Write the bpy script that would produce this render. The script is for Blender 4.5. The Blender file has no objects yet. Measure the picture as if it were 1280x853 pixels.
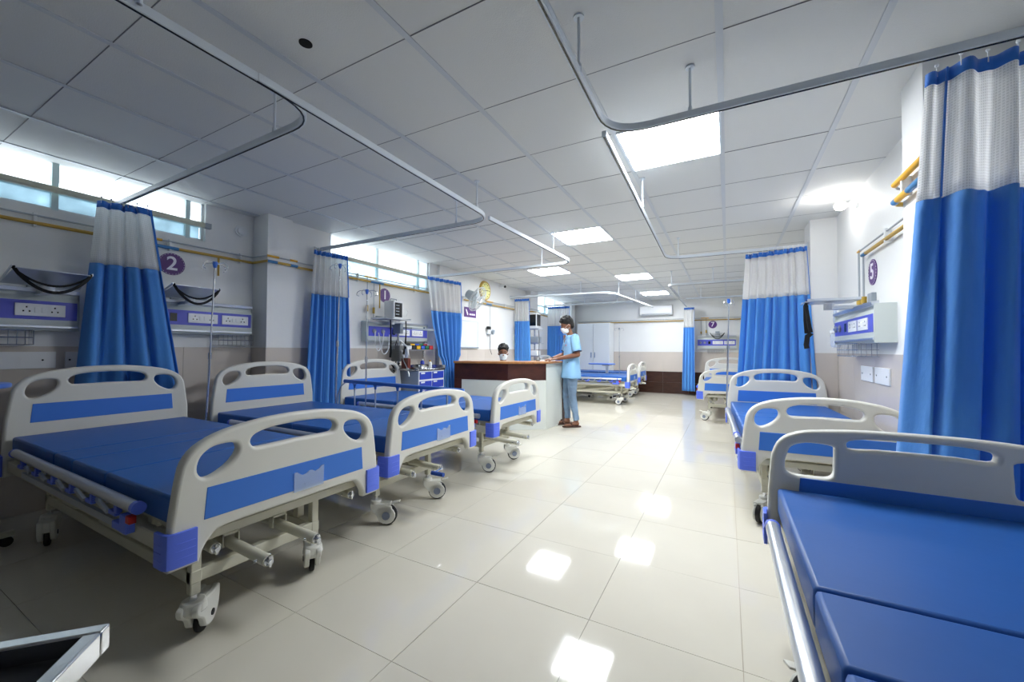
import bpy, math, random
from mathutils import Vector, Matrix, Euler
random.seed(7)
PI = math.pi
SC = bpy.context.scene
COL = SC.collection

# ------------------------------------------------------------------ camera, world, lights, exposure
CH, CZ = 2.545, 1.167
YAW, PITCH, ROLL = .4955, .0219, -.0037
cam = bpy.data.cameras.new('camera'); camo = bpy.data.objects.new('camera', cam); COL.objects.link(camo)
cam.sensor_fit = 'HORIZONTAL'; cam.sensor_width = 36.0; cam.lens = 498 / 1280 * 36.0; cam.clip_start = .02
Rm = Matrix.Rotation(YAW, 3, 'Z') @ Matrix.Rotation(PITCH, 3, 'X') @ Matrix.Rotation(ROLL, 3, 'Y')
rt, fw, up = Rm.col[0].copy(), Rm.col[1].copy(), Rm.col[2].copy()
M3 = Matrix((rt, up, -fw)).transposed()
camo.matrix_world = Matrix.Translation((0, 0, CZ)) @ M3.to_4x4()
SC.camera = camo

W = bpy.data.worlds.new('sky'); SC.world = W; W.use_nodes = True
bg = W.node_tree.nodes['Background']; bg.inputs[0].default_value = (.86, .94, 1, 1); bg.inputs[1].default_value = 4.2

SC.view_settings.view_transform = 'Standard'; SC.view_settings.look = 'None'
SC.view_settings.gamma = 1; SC.view_settings.use_curve_mapping = False
SC.view_settings.exposure = 0.78
PANEL_E = 30.0      # emission of the ceiling panels
BULB_W = 1.7        # wall bulb, watts

# ------------------------------------------------------------------ materials
MATS = {}
def lin(c): return tuple(((v/12.92) if v <= .04045 else ((v+.055)/1.055)**2.4) for v in c)
def mat(name, rgb, rough=.5, metal=0, bump=0, bscale=60, var=0, spec=.5, emit=0, coat=0, trans=0, alpha=1, rnd=0, sss=0):
    if name in MATS: return MATS[name]
    m = bpy.data.materials.new(name); m.use_nodes = True; nt = m.node_tree; b = nt.nodes['Principled BSDF']
    c = lin(rgb) + (1,)
    b.inputs['Base Color'].default_value = c; b.inputs['Roughness'].default_value = rough
    b.inputs['Metallic'].default_value = metal; b.inputs['Specular IOR Level'].default_value = spec
    if coat: b.inputs['Coat Weight'].default_value = coat; b.inputs['Coat Roughness'].default_value = .08
    if trans: b.inputs['Transmission Weight'].default_value = trans
    if alpha < 1: b.inputs['Alpha'].default_value = alpha
    if emit: b.inputs['Emission Color'].default_value = c; b.inputs['Emission Strength'].default_value = emit
    tc = nt.nodes.new('ShaderNodeTexCoord')
    if var or rnd:
        nz = nt.nodes.new('ShaderNodeTexNoise'); nz.inputs['Scale'].default_value = 3.0; nz.inputs['Detail'].default_value = 5
        nt.links.new(tc.outputs['Object'], nz.inputs['Vector'])
        mr = nt.nodes.new('ShaderNodeMapRange'); mr.inputs[1].default_value = .3; mr.inputs[2].default_value = .7
        mr.inputs[3].default_value = 1 - var; mr.inputs[4].default_value = 1 + var
        nt.links.new(nz.outputs['Fac'], mr.inputs[0])
        last = mr.outputs[0]
        if rnd:
            oi = nt.nodes.new('ShaderNodeObjectInfo'); m2 = nt.nodes.new('ShaderNodeMapRange')
            m2.inputs[3].default_value = 1 - rnd; m2.inputs[4].default_value = 1 + rnd
            nt.links.new(oi.outputs['Random'], m2.inputs[0]); mm = nt.nodes.new('ShaderNodeMath'); mm.operation = 'MULTIPLY'
            nt.links.new(last, mm.inputs[0]); nt.links.new(m2.outputs[0], mm.inputs[1]); last = mm.outputs[0]
        vm = nt.nodes.new('ShaderNodeVectorMath'); vm.operation = 'SCALE'; vm.inputs[0].default_value = c[:3]
        nt.links.new(last, vm.inputs['Scale']); nt.links.new(vm.outputs[0], b.inputs['Base Color'])
    if bump:
        n2 = nt.nodes.new('ShaderNodeTexNoise'); n2.inputs['Scale'].default_value = bscale; n2.inputs['Detail'].default_value = 3
        nt.links.new(tc.outputs['Object'], n2.inputs['Vector'])
        bp = nt.nodes.new('ShaderNodeBump'); bp.inputs['Strength'].default_value = bump; bp.inputs['Distance'].default_value = .01
        nt.links.new(n2.outputs['Fac'], bp.inputs['Height']); nt.links.new(bp.outputs[0], b.inputs['Normal'])
    MATS[name] = m
    return m

def wood_mat(name, c1, c2, scale=(1, 14, 1), rough=.3):
    m = bpy.data.materials.new(name); m.use_nodes = True; nt = m.node_tree; b = nt.nodes['Principled BSDF']
    tc = nt.nodes.new('ShaderNodeTexCoord'); mp = nt.nodes.new('ShaderNodeMapping'); mp.inputs['Scale'].default_value = scale
    nz = nt.nodes.new('ShaderNodeTexNoise'); nz.inputs['Scale'].default_value = 4; nz.inputs['Detail'].default_value = 8; nz.inputs['Roughness'].default_value = .65
    cr = nt.nodes.new('ShaderNodeValToRGB'); cr.color_ramp.elements[0].position = .35; cr.color_ramp.elements[1].position = .68
    cr.color_ramp.elements[0].color = lin(c1) + (1,); cr.color_ramp.elements[1].color = lin(c2) + (1,)
    nt.links.new(tc.outputs['Object'], mp.inputs[0]); nt.links.new(mp.outputs[0], nz.inputs['Vector'])
    nt.links.new(nz.outputs['Fac'], cr.inputs[0]); nt.links.new(cr.outputs[0], b.inputs['Base Color'])
    b.inputs['Roughness'].default_value = rough
    return m

def cloth_mat(name, rgb, transl=.25, rough=.75, open_=0.0, grid=0, bumps=.25):
    """woven curtain cloth: diffuse plus light coming through; open_ = share of open holes (the net)"""
    m = bpy.data.materials.new(name); m.use_nodes = True; nt = m.node_tree; N = nt.nodes; L = nt.links
    b = N['Principled BSDF']; out = N['Material Output']; c = lin(rgb) + (1,)
    b.inputs['Base Color'].default_value = c; b.inputs['Roughness'].default_value = rough
    b.inputs['Sheen Weight'].default_value = .3; b.inputs['Specular IOR Level'].default_value = .25
    tr = N.new('ShaderNodeBsdfTranslucent'); tr.inputs[0].default_value = c
    mx = N.new('ShaderNodeMixShader'); mx.inputs[0].default_value = transl
    L.new(b.outputs[0], mx.inputs[1]); L.new(tr.outputs[0], mx.inputs[2]); last = mx.outputs[0]
    uv = N.new('ShaderNodeUVMap')
    nz = N.new('ShaderNodeTexNoise'); nz.inputs['Scale'].default_value = 9; nz.inputs['Detail'].default_value = 4
    mp = N.new('ShaderNodeMapping'); mp.inputs['Scale'].default_value = (3, 1, 1); L.new(uv.outputs[0], mp.inputs[0]); L.new(mp.outputs[0], nz.inputs['Vector'])
    bp = N.new('ShaderNodeBump'); bp.inputs['Strength'].default_value = bumps; bp.inputs['Distance'].default_value = .02
    L.new(nz.outputs['Fac'], bp.inputs['Height']); L.new(bp.outputs[0], b.inputs['Normal'])
    if open_:
        sx = N.new('ShaderNodeSeparateXYZ'); L.new(uv.outputs[0], sx.inputs[0]); res = []
        for k in (0, 1):
            mu = N.new('ShaderNodeMath'); mu.operation = 'MULTIPLY'; mu.inputs[1].default_value = grid; L.new(sx.outputs[k], mu.inputs[0])
            fr = N.new('ShaderNodeMath'); fr.operation = 'FRACT'; L.new(mu.outputs[0], fr.inputs[0])
            gt = N.new('ShaderNodeMath'); gt.operation = 'GREATER_THAN'; gt.inputs[1].default_value = .38; L.new(fr.outputs[0], gt.inputs[0]); res.append(gt)
        an = N.new('ShaderNodeMath'); an.operation = 'MULTIPLY'; L.new(res[0].outputs[0], an.inputs[0]); L.new(res[1].outputs[0], an.inputs[1])
        sc_ = N.new('ShaderNodeMath'); sc_.operation = 'MULTIPLY'; sc_.inputs[1].default_value = open_; L.new(an.outputs[0], sc_.inputs[0])
        tp = N.new('ShaderNodeBsdfTransparent'); m2 = N.new('ShaderNodeMixShader')
        L.new(sc_.outputs[0], m2.inputs[0]); L.new(last, m2.inputs[1]); L.new(tp.outputs[0], m2.inputs[2]); last = m2.outputs[0]
    L.new(last, out.inputs[0]); MATS[name] = m
    return m

def pane_mat(name, tint, clear, rough=.3):
    m = bpy.data.materials.new(name); m.use_nodes = True; nt = m.node_tree; N = nt.nodes; L = nt.links
    out = N['Material Output']; N.remove(N['Principled BSDF'])
    tl = N.new('ShaderNodeBsdfTranslucent'); tp = N.new('ShaderNodeBsdfTransparent'); gl = N.new('ShaderNodeBsdfGlossy')
    gl.inputs['Roughness'].default_value = rough
    tc = N.new('ShaderNodeTexCoord'); nz = N.new('ShaderNodeTexNoise'); nz.inputs['Scale'].default_value = 7; nz.inputs['Detail'].default_value = 7
    cr = N.new('ShaderNodeValToRGB'); cr.color_ramp.elements[0].position = .3; cr.color_ramp.elements[1].position = .75
    cr.color_ramp.elements[0].color = tuple(v*.75 for v in tint) + (1,); cr.color_ramp.elements[1].color = tuple(min(1, v*1.15) for v in tint) + (1,)
    L.new(tc.outputs['Object'], nz.inputs['Vector']); L.new(nz.outputs['Fac'], cr.inputs[0])
    L.new(cr.outputs[0], tl.inputs[0]); L.new(cr.outputs[0], tp.inputs[0])
    a = N.new('ShaderNodeMixShader'); a.inputs[0].default_value = clear; L.new(tl.outputs[0], a.inputs[1]); L.new(tp.outputs[0], a.inputs[2])
    b = N.new('ShaderNodeMixShader'); b.inputs[0].default_value = .06; L.new(a.outputs[0], b.inputs[1]); L.new(gl.outputs[0], b.inputs[2])
    L.new(b.outputs[0], out.inputs[0])
    return m

wall_m = mat('wall_paint', (.90, .905, .905), .55, bump=.08, bscale=25, var=.01)
ceil_m = mat('ceiling_tile', (.85, .855, .85), .8, bump=.15, bscale=160, rnd=.012)
tee_m = mat('ceiling_tee', (.78, .80, .82), .45)
void_m = mat('ceiling_void', (.22, .23, .25), .9)
floor_m = mat('floor_tile', (.85, .83, .775), .055, var=.02, rnd=.012, spec=.6)
grout_m = mat('grout', (.70, .65, .57), .8)
dado_m = mat('dado_tile', (.80, .765, .73), .22, var=.03, rnd=.015)
brown_m = wood_mat('brown_tile', (.17, .10, .085), (.30, .19, .15), (1.2, 1, 16), .25)
plaster_m = mat('bed_plastic', (.86, .855, .82), .38, bump=.03, bscale=300)
panelb_m = mat('board_blue', (.22, .47, .84), .42, bump=.04, bscale=200)
bump_m = mat('bumper_blue', (.36, .47, .93), .38)
matt_m = mat('mattress_blue', (.12, .36, .67), .45, bump=.10, bscale=9, var=.03)
seam_m = mat('seam_blue', (.03, .14, .40), .6)
frame_m = mat('bed_frame', (.80, .79, .72), .4)
alu_m = mat('aluminium', (.80, .82, .85), .28, metal=.85)
steel_m = mat('stainless_steel', (.74, .75, .76), .22, metal=1, bump=.02)
chrome_m = mat('chrome', (.85, .86, .88), .12, metal=1)
tyre_m = mat('tyre', (.08, .08, .085), .6)
hub_m = mat('hub_grey', (.50, .54, .62), .5)
castor_m = mat('castor_white', (.90, .90, .87), .4)
black_m = mat('black_strap', (.03, .03, .035), .7)
dark_m = mat('dark_screen', (.05, .06, .08), .25)
clear_m = mat('clear_plastic', (.80, .87, .98), .15, alpha=.35)
white_m = mat('white_plastic', (.90, .91, .92), .4)
grey_m = mat('grey_plastic', (.58, .62, .66), .45)
console_m = mat('console_body', (.79, .82, .81), .4)
violet_m = mat('console_blue', (.32, .35, .78), .4)
purple_m = mat('purple_sign', (.33, .14, .47), .4)
signw_m = mat('sign_white', (.95, .93, .97), .5)
brass_m = mat('pipe_ochre', (.72, .58, .22), .4, var=.08)
yellow_m = mat('pipe_yellow', (.88, .66, .15), .4)
pipeb_m = mat('pipe_blue', (.18, .45, .66), .4)
copper_m = mat('pipe_grey', (.66, .69, .72), .4)
red_m = mat('latch_red', (.75, .12, .12), .4)
rail_m = mat('rail_white', (.84, .87, .90), .35)
led_m = mat('led_panel', (.975, .99, 1), .5, emit=PANEL_E)
bulb_m = mat('bulb_glow', (1, .98, .94), .5, emit=14)
curtain_m = cloth_mat('curtain_blue', (.36, .64, .93), .30)
header_m = cloth_mat('curtain_header', (.24, .50, .86), .15)
net_m = cloth_mat('curtain_net', (.97, .97, .97), .65, open_=.22, grid=1, bumps=.05)
pane_up = pane_mat('pane_clear', (.96, .99, 1), .75)
pane_lo = pane_mat('pane_frosted', (.34, .42, .46), .35); pane_lo2 = pane_mat('pane_frosted_pale', (.62, .72, .76), .45)
desk_wood = wood_mat('desk_wood', (.20, .085, .06), (.33, .16, .11), (1, 1, 1.5), .35)
counter_wood = wood_mat('counter_wood', (.62, .42, .24), (.76, .54, .32), (1, 9, 1), .35)
desk_white = mat('desk_white', (.87, .89, .87), .3)
skin_m = mat('skin', (.52, .35, .26), .5, var=.04)
hair_m = mat('hair', (.035, .03, .03), .6, bump=.8, bscale=120)
shirt_m = mat('scrub_shirt', (.58, .77, .93), .8, bump=.25, bscale=40, var=.03)
jeans_m = mat('jeans', (.50, .60, .71), .85, bump=.3, bscale=70, var=.30)
mask_m = mat('mask', (.90, .93, .95), .8, bump=.2, bscale=30)
slip_m = mat('slipper', (.33, .23, .19), .6)
clock_m = mat('clock_gold', (.75, .62, .25), .35)
clockf_m = mat('clock_face', (.93, .92, .62), .5)
board_m = mat('whiteboard', (.86, .89, .97), .25)
cabin_m = mat('cabinet_white', (.90, .92, .93), .3)
drawer_m = mat('drawer_blue', (.14, .24, .70), .35)

# ------------------------------------------------------------------ mesh helpers
class MB:
    def __init__(s): s.v = []; s.f = []; s.uv = None
    def add(s, vs, fs):
        o = len(s.v); s.v += [tuple(v) for v in vs]; s.f += [tuple(i+o for i in f) for f in fs]; return s
    def box(s, c, d, rot=None):
        x, y, z = (k/2 for k in d)
        vs = [Vector((a*x, b*y, e*z)) for e in (-1, 1) for b in (-1, 1) for a in (-1, 1)]
        if rot is not None:
            R = rot if isinstance(rot, Matrix) else Euler(rot).to_matrix(); vs = [R @ v for v in vs]
        c = Vector(c)
        return s.add([v+c for v in vs], [(0,2,3,1),(4,5,7,6),(0,1,5,4),(2,6,7,3),(0,4,6,2),(1,3,7,5)])
    def b2(s, a, b):
        return s.box([(p+q)/2 for p, q in zip(a, b)], [abs(q-p) for p, q in zip(a, b)])
    def tube(s, pts, r, n=10, caps=True, flat=None):
        """round tube along points; r number or list; flat=(w,h) makes a rectangular section (h is up)"""
        pts = [Vector(p) for p in pts]; m = len(pts); rings = []
        prev = None
        for i, p in enumerate(pts):
            t = (pts[min(i+1, m-1)] - pts[max(i-1, 0)]); t = t.normalized() if t.length > 1e-9 else Vector((0, 0, 1))
            if prev is None or flat:
                u = Vector((0, 0, 1)) if abs(t.z) < .9 else Vector((1, 0, 0))
            else: u = prev
            a = (u - t*u.dot(t)).normalized(); b = t.cross(a); prev = a
            rr = r[i] if isinstance(r, (list, tuple)) else r
            if flat:
                w, h = flat; ring = [p + b*(w/2*sx) + a*(h/2*sy) for sx, sy in ((1,1),(-1,1),(-1,-1),(1,-1))]
            else:
                if not isinstance(rr, (list, tuple)): rr = (rr, rr)
                ring = [p + a*(math.cos(2*PI*k/n)*rr[0]) + b*(math.sin(2*PI*k/n)*rr[1]) for k in range(n)]
            rings.append(ring)
        k = len(rings[0]); vs = [v for ring in rings for v in ring]
        fs = [(i*k+j, i*k+(j+1) % k, (i+1)*k+(j+1) % k, (i+1)*k+j) for i in range(m-1) for j in range(k)]
        if caps: fs += [tuple(range(k))[::-1], tuple((m-1)*k+j for j in range(k))]
        return s.add(vs, fs)
    def cyl(s, a, b, r, n=14, r2=None): return s.tube([a, b], [r, r if r2 is None else r2], n)
    def ell(s, c, r, nu=14, nv=9, rot=None):
        c = Vector(c); vs = [Vector((0, 0, -r[2]))]
        for i in range(1, nv):
            th = -PI/2 + PI*i/nv
            vs += [Vector((r[0]*math.cos(th)*math.cos(2*PI*j/nu), r[1]*math.cos(th)*math.sin(2*PI*j/nu), r[2]*math.sin(th))) for j in range(nu)]
        vs.append(Vector((0, 0, r[2])))
        if rot is not None: vs = [rot @ v for v in vs]
        fs = [(0, 1+(j+1) % nu, 1+j) for j in range(nu)]
        for i in range(nv-2):
            fs += [(1+i*nu+j, 1+i*nu+(j+1) % nu, 1+(i+1)*nu+(j+1) % nu, 1+(i+1)*nu+j) for j in range(nu)]
        L = len(vs)-1; fs += [(L, 1+(nv-2)*nu+j, 1+(nv-2)*nu+(j+1) % nu) for j in range(nu)]
        return s.add([v+c for v in vs], fs)
    def prism(s, poly, h0, h1, fn=lambda x, y, z: (x, y, z)):
        n = len(poly)
        vs = [fn(x, y, h0) for x, y in poly] + [fn(x, y, h1) for x, y in poly]
        return s.add(vs, [tuple(range(n))[::-1], tuple(range(n, 2*n))] + [(i, (i+1) % n, n+(i+1) % n, n+i) for i in range(n)])
    def loft(s, secs, n=20):
        """secs: (cx, cy, z, rx, ry) ellipses stacked"""
        vs = []; m = len(secs)
        for cx, cy, z, rx, ry in secs:
            vs += [(cx+rx*math.cos(2*PI*k/n), cy+ry*math.sin(2*PI*k/n), z) for k in range(n)]
        fs = [(i*n+j, i*n+(j+1) % n, (i+1)*n+(j+1) % n, (i+1)*n+j) for i in range(m-1) for j in range(n)]
        fs += [tuple(range(n))[::-1], tuple((m-1)*n+j for j in range(n))]
        return s.add(vs, fs)
    def xf(s, M):
        s.v = [tuple(M @ Vector(v)) for v in s.v]; return s
    def mesh(s, name, m, smooth=True, ang=.7):
        me = bpy.data.meshes.new(name); me.from_pydata(s.v, [], s.f)
        me.materials.append(m)
        import bmesh
        bm = bmesh.new(); bm.from_mesh(me); bmesh.ops.recalc_face_normals(bm, faces=bm.faces); bm.to_mesh(me); bm.free()
        if smooth:
            me.polygons.foreach_set('use_smooth', [True]*len(me.polygons)); me.set_sharp_from_angle(angle=ang)
        me.update(); return me
    def build(s, name, m, parent=None, bevel=0, loc=(0, 0, 0), rz=0, segs=2):
        return put(name, s.mesh(name, m), parent, loc, rz, bevel, segs)

def put(name, me, parent=None, loc=(0, 0, 0), rz=0, bevel=0, segs=2):
    o = bpy.data.objects.new(name, me); COL.objects.link(o); o.location = loc; o.rotation_euler = (0, 0, rz)
    if parent: o.parent = parent
    if bevel:
        b = o.modifiers.new('bevel', 'BEVEL'); b.width = bevel; b.segments = segs; b.limit_method = 'ANGLE'; b.angle_limit = .6
    return o
CACHE = {}
def cpart(key, name, fn, m, parent, loc=(0, 0, 0), rz=0, bevel=0, rot=None):
    """part whose mesh is shared between alike things"""
    if key not in CACHE: CACHE[key] = fn().mesh(name, m) if not isinstance(fn, bpy.types.Mesh) else fn
    o = put(name, CACHE[key], parent, loc, rz, bevel)
    if rot: o.rotation_euler = rot
    return o
def tag(o, label=None, cat=None, group=None, kind=None):
    if label: o['label'] = label
    if cat: o['category'] = cat
    if group: o['group'] = group
    if kind: o['kind'] = kind
    return o
def thing(name, label, cat, loc=(0, 0, 0), rz=0, group=None):
    o = bpy.data.objects.new(name, None); COL.objects.link(o); o.location = loc; o.rotation_euler = (0, 0, rz)
    o.empty_display_size = .1
    return tag(o, label, cat, group)
def bake(o):
    dg = bpy.context.evaluated_depsgraph_get(); me = bpy.data.meshes.new_from_object(o.evaluated_get(dg))
    o.modifiers.clear(); o.data = me; return o
def spline2d(loops, half, bev, res=3):
    """flat plate with holes from closed 2D loops (x,y), rounded edges; returns mesh in XY"""
    cu = bpy.data.curves.new('plate', 'CURVE'); cu.dimensions = '2D'; cu.fill_mode = 'BOTH'
    cu.extrude = max(half - bev, .0005); cu.bevel_depth = bev; cu.bevel_resolution = res; cu.offset = -bev
    for lp in loops:
        sp = cu.splines.new('POLY'); sp.points.add(len(lp)-1)
        for i, p in enumerate(lp): sp.points[i].co = (p[0], p[1], 0, 1)
        sp.use_cyclic_u = True
    o = bpy.data.objects.new('plate', cu); COL.objects.link(o)
    dg = bpy.context.evaluated_depsgraph_get(); me = bpy.data.meshes.new_from_object(o.evaluated_get(dg))
    bpy.data.objects.remove(o); me.polygons.foreach_set('use_smooth', [True]*len(me.polygons)); me.set_sharp_from_angle(angle=.6)
    return me
def smooth_loop(pts, k=3, closed=True):
    out = []; n = len(pts)
    for i in range(n if closed else n-1):
        p0, p1, p2, p3 = (pts[(i-1) % n], pts[i], pts[(i+1) % n], pts[(i+2) % n])
        if not closed:
            p0 = pts[max(i-1, 0)]; p3 = pts[min(i+2, n-1)]
        for j in range(k):
            t = j/k
            out.append(tuple(.5*((2*b)+(-a+c)*t+(2*a-5*b+4*c-d)*t*t+(-a+3*b-3*c+d)*t**3) for a, b, c, d in zip(p0, p1, p2, p3)))
    if not closed: out.append(tuple(pts[-1]))
    return out
def text_mesh(body, size, m, depth=.002):
    cu = bpy.data.curves.new('txt', 'FONT'); cu.body = body; cu.size = size; cu.extrude = depth; cu.align_x = 'CENTER'; cu.align_y = 'CENTER'; cu.offset = size*.012
    o = bpy.data.objects.new('txt', cu); COL.objects.link(o)
    dg = bpy.context.evaluated_depsgraph_get(); me = bpy.data.meshes.new_from_object(o.evaluated_get(dg))
    bpy.data.objects.remove(o); me.materials.clear(); me.materials.append(m); return me

# ------------------------------------------------------------------ room shell
XLN, XLF, XR, YB, YF = -4.36, -4.16, 1.0, 11.55, -5.5
def struct(name, mb, m, parent=None, bevel=0):
    o = mb.build(name, m, parent, bevel)
    if parent is None: o['kind'] = 'structure'
    return o
fl = struct('floor', MB().b2((-4.8, YF-.1, -.12), (1.6, YB+.2, -.006)), grout_m)
ftile = None; FS = .578
def tile_mesh(w, h, t, m, nm='tile'):
    return MB().b2((0, 0, -t), (w, h, 0)).mesh(nm, m, smooth=False)
ftm = tile_mesh(FS-.0022, FS-.0022, .006, floor_m)
for i in range(-6, 5):
    for j in range(-2, 18):
        x0 = -1.113 + i*FS; y0 = 1.121 + j*FS
        o = put('tile', ftm, fl, (x0+.0011, y0+.0011, 0)); o.location.z = random.uniform(-.0004, .0004)
# rest of the floor behind the camera stays plain
struct('floor', MB().b2((-4.7, YF, -.006), (1.5, 1.121-2*FS, 0)), floor_m, fl)

# ceiling: void slab, lay-in tiles, tee bars
ce = struct('ceiling', MB().b2((-4.8, YF-.1, CH+.02), (1.6, YB+.2, CH+.12)), void_m)
CS = .605; CX, CY = -1.231, 1.906
lights = {(1, 1), (-1, 4), (-3, 7), (-1, 9), (-1, 13)}
ctm = tile_mesh(CS-.006, CS-.004, .012, ceil_m)
for i in range(-6, 5):
    for j in range(-7, 16):
        if (i, j) in lights: continue
        x0 = CX + i*CS; y0 = CY + j*CS
        if y0 > YB: continue
        put('tile', ctm, ce, (x0+.003, y0+.002, CH+.012+random.uniform(0, .0025)))
tb = MB()
for i in range(-6, 6): tb.b2((CX+i*CS-.015, YF, CH-.004), (CX+i*CS+.015, YB, CH+.001))
t = tb.build('tee_bar', tee_m, ce); t['kind'] = 'stuff'
tb = MB()
for j in range(-6, 17): tb.b2((-4.7, CY+j*CS-.0015, CH-.001), (1.3, CY+j*CS+.0015, CH+.003))
t = tb.build('cross_joint', mat('joint_grey', (.50, .51, .53), .8), ce); t['kind'] = 'stuff'
ln = {(1, 1): 'nearest and largest square ceiling light panel, above the aisle',
      (-1, 4): 'second nearest square ceiling light panel, before the nurse counter',
      (-3, 7): 'square ceiling light panel above the nurse counter, nearest the left wall',
      (-1, 9): 'square ceiling light panel just beyond the nurse counter on the aisle side',
      (-1, 13): 'farthest square ceiling light panel, in front of the air conditioner'}
for (i, j) in sorted(lights):
    t = thing('ceiling_light', ln[(i, j)], 'ceiling light', (CX+(i+.5)*CS, CY+(j+.5)*CS, CH), 0, 'square ceiling light panels')
    h = CS/2-.012
    fr = MB()
    for a, b in (((-h-.010, -h-.010), (h+.010, -h)), ((-h-.010, h), (h+.010, h+.010)), ((-h-.010, -h), (-h, h)), ((h, -h), (h+.010, h))):
        fr.b2((a[0], a[1], -.006), (b[0], b[1], .012))
    fr.build('frame', rail_m, t)
    MB().b2((-h, -h, .002), (h, h, .014)).build('diffuser', led_m, t)
# round hole in a tile
t = MB(); n = 24
t.tube([(0, 0, -.003), (0, 0, .002)], .028, 24)
o = t.build('ceiling_hole', mat('hole_black', (.02, .02, .02), .9), None, loc=(-1.662, 1.109, CH)); tag(o, 'small round black hole cut in a ceiling tile near the camera', 'ceiling hole')

# walls
def wall(name, boxes, m=wall_m):
    mb = MB()
    for a, b in boxes: mb.b2(a, b)
    return struct(name, mb, m)
WZ = 2.185
wl = wall('wall_left', [((XLN-.15, YF, 0), (XLN, 2.45, WZ)), ((XLN-.15, YF, WZ), (XLN, -.6, CH+.02)), ((XLN-.15, 1.925, WZ), (XLN, 2.45, CH+.02)),
     ((XLN-.15, 2.36, 0), (-4.10, 2.62, CH+.02)),
     ((XLF-.3, 2.60, 0), (XLF, YB, 2.085)), ((XLF-.3, 2.60, 2.085), (XLF, 3.135, CH+.02)), ((XLF-.3, 4.935, 2.085), (XLF, 8.9, CH+.02)),
     ((XLF-.3, 10.95, 2.085), (XLF, YB, CH+.02)), ((XLF-.01, 8.35, 0), (XLF+.14, 8.75, CH+.02)), ((XLF-.01, 5.12, 0), (XLF+.05, 5.4, CH+.02)),
     ((XLF-.01, 11.05, 0), (XLF+.16, 11.35, CH+.02))])
wr = wall('wall_right', [((1.12, YF, 0), (1.3, 2.56, CH+.02)), ((.82, 2.55, 0), (1.3, 2.81, CH+.02)), ((XR, 2.8, 0), (1.3, YB, CH+.02)),
     ((.775, 5.16, 0), (XR+.02, 5.5, CH+.02))])
wb = wall('wall_back', [((-4.5, YB, 0), (1.3, YB+.15, CH+.02))])
wf = wall('wall_front', [((-4.6, YF-.15, 0), (1.4, YF, CH+.02))])
# dado tiling
def dado(parent, p, q, zs, w=.6, t=.008, m=dado_m, ax='y'):
    """tiles on a face: ax='y' faces run along y at x=p[0]; ax='x' run along x at y=p[1]; the sign of t is the side they stick out to"""
    L = (q[1]-p[1]) if ax == 'y' else (q[0]-p[0]); n = max(1, round(L/w)); ww = L/n
    for r in range(len(zs)-1):
        h = zs[r+1]-zs[r]
        key = ('dado', ax, round(ww, 3), round(h, 3), t, m.name)
        if key not in CACHE:
            CACHE[key] = (MB().b2((0, .001, .001), (t, ww-.001, h-.001)) if ax == 'y' else MB().b2((.001, 0, .001), (ww-.001, t, h-.001))).mesh('tile', m, smooth=False)
        for k in range(n):
            put('tile', CACHE[key], parent, (p[0], p[1]+k*ww, zs[r]) if ax == 'y' else (p[0]+k*ww, p[1], zs[r]))
ZD = [0, .59, 1.18]
dado(wl, (XLN, -.6), (XLN, 2.36), ZD)
dado(wl, (-4.10, 2.36), (-4.10, 2.62), ZD); dado(wl, (XLN+.008, 2.36), (-4.092, 2.36), ZD, t=-.008, ax='x')
dado(wl, (XLF, 2.63), (XLF, 5.12), ZD); dado(wl, (XLF+.05, 5.12), (XLF+.05, 5.4), ZD); dado(wl, (XLF, 5.4), (XLF, 8.35), ZD)
dado(wl, (XLF+.14, 8.35), (XLF+.14, 8.75), ZD); dado(wl, (XLF, 8.75), (XLF, 11.05), ZD)
dado(wr, (XR, 2.82), (XR, 5.15), [0, .57, 1.145], t=-.008); dado(wr, (.82, 2.545), (.82, 2.81), [0, .57, 1.145], t=-.008, w=.27)
dado(wr, (.775, 5.16), (XR-.008, 5.16), [0, .57, 1.145], t=-.008, ax='x'); dado(wr, (.775, 5.16), (.775, 5.5), [0, .57, 1.145], t=-.008)
dado(wr, (XR, 5.5), (XR, 11.5), [0, .57, 1.145], t=-.008)
dado(wb, (-4.1, YB), (XR-.01, YB), [0, .295, .59], t=-.012, m=brown_m, ax='x', w=.66)
dado(wb, (-4.1, YB), (XR-.01, YB), [.59, 1.125], t=-.008, ax='x', w=.66)
# window sills, frames and panes (high strip windows)
def strip_window(n, x, y0, y1, z0, z1, mull, zbar, lo=None, mw=.018):
    lo = lo or pane_lo
    fr = MB()
    xo = x-.09
    fr.b2((xo, y0, z0), (xo+.05, y1, z0+.022)); fr.b2((xo, y0, z1-.02), (xo+.05, y1, z1)); fr.b2((xo, y0, z0), (xo+.05, y0+.02, z1)); fr.b2((xo, y1-.02, z0), (xo+.05, y1, z1))
    w = fr.build('window_%d' % n, white_m); w['kind'] = 'structure'
    ys = [y0+.02] + [m for m in mull] + [y1-.02]
    for m_ in mull: MB().b2((xo-.002, m_-mw, z0), (xo+.052, m_+mw, z1)).build('mullion', mat('mullion', (.74, .82, .83), .4), w)
    MB().b2((xo-.002, y0, zbar-.014), (xo+.045, y1, zbar+.014)).build('transom', mat('mullion', (.74, .82, .83), .4), w)
    for a, b in zip(ys[:-1], ys[1:]):
        MB().b2((xo+.015, a+.005, z0+.02), (xo+.022, b-.005, zbar)).build('pane', lo, w)
        MB().b2((xo+.015, a+.005, zbar), (xo+.022, b-.005, z1-.015)).build('pane', pane_up, w)
    return w
w1 = strip_window(1, XLN, -.6, 1.925, WZ, CH+.02, [-.2, .97, 1.80], 2.335)
w2 = strip_window(2, XLF, 3.135, 4.935, 2.085, CH+.02, [3.90, 4.72], 2.30, pane_lo2, .009)
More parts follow.
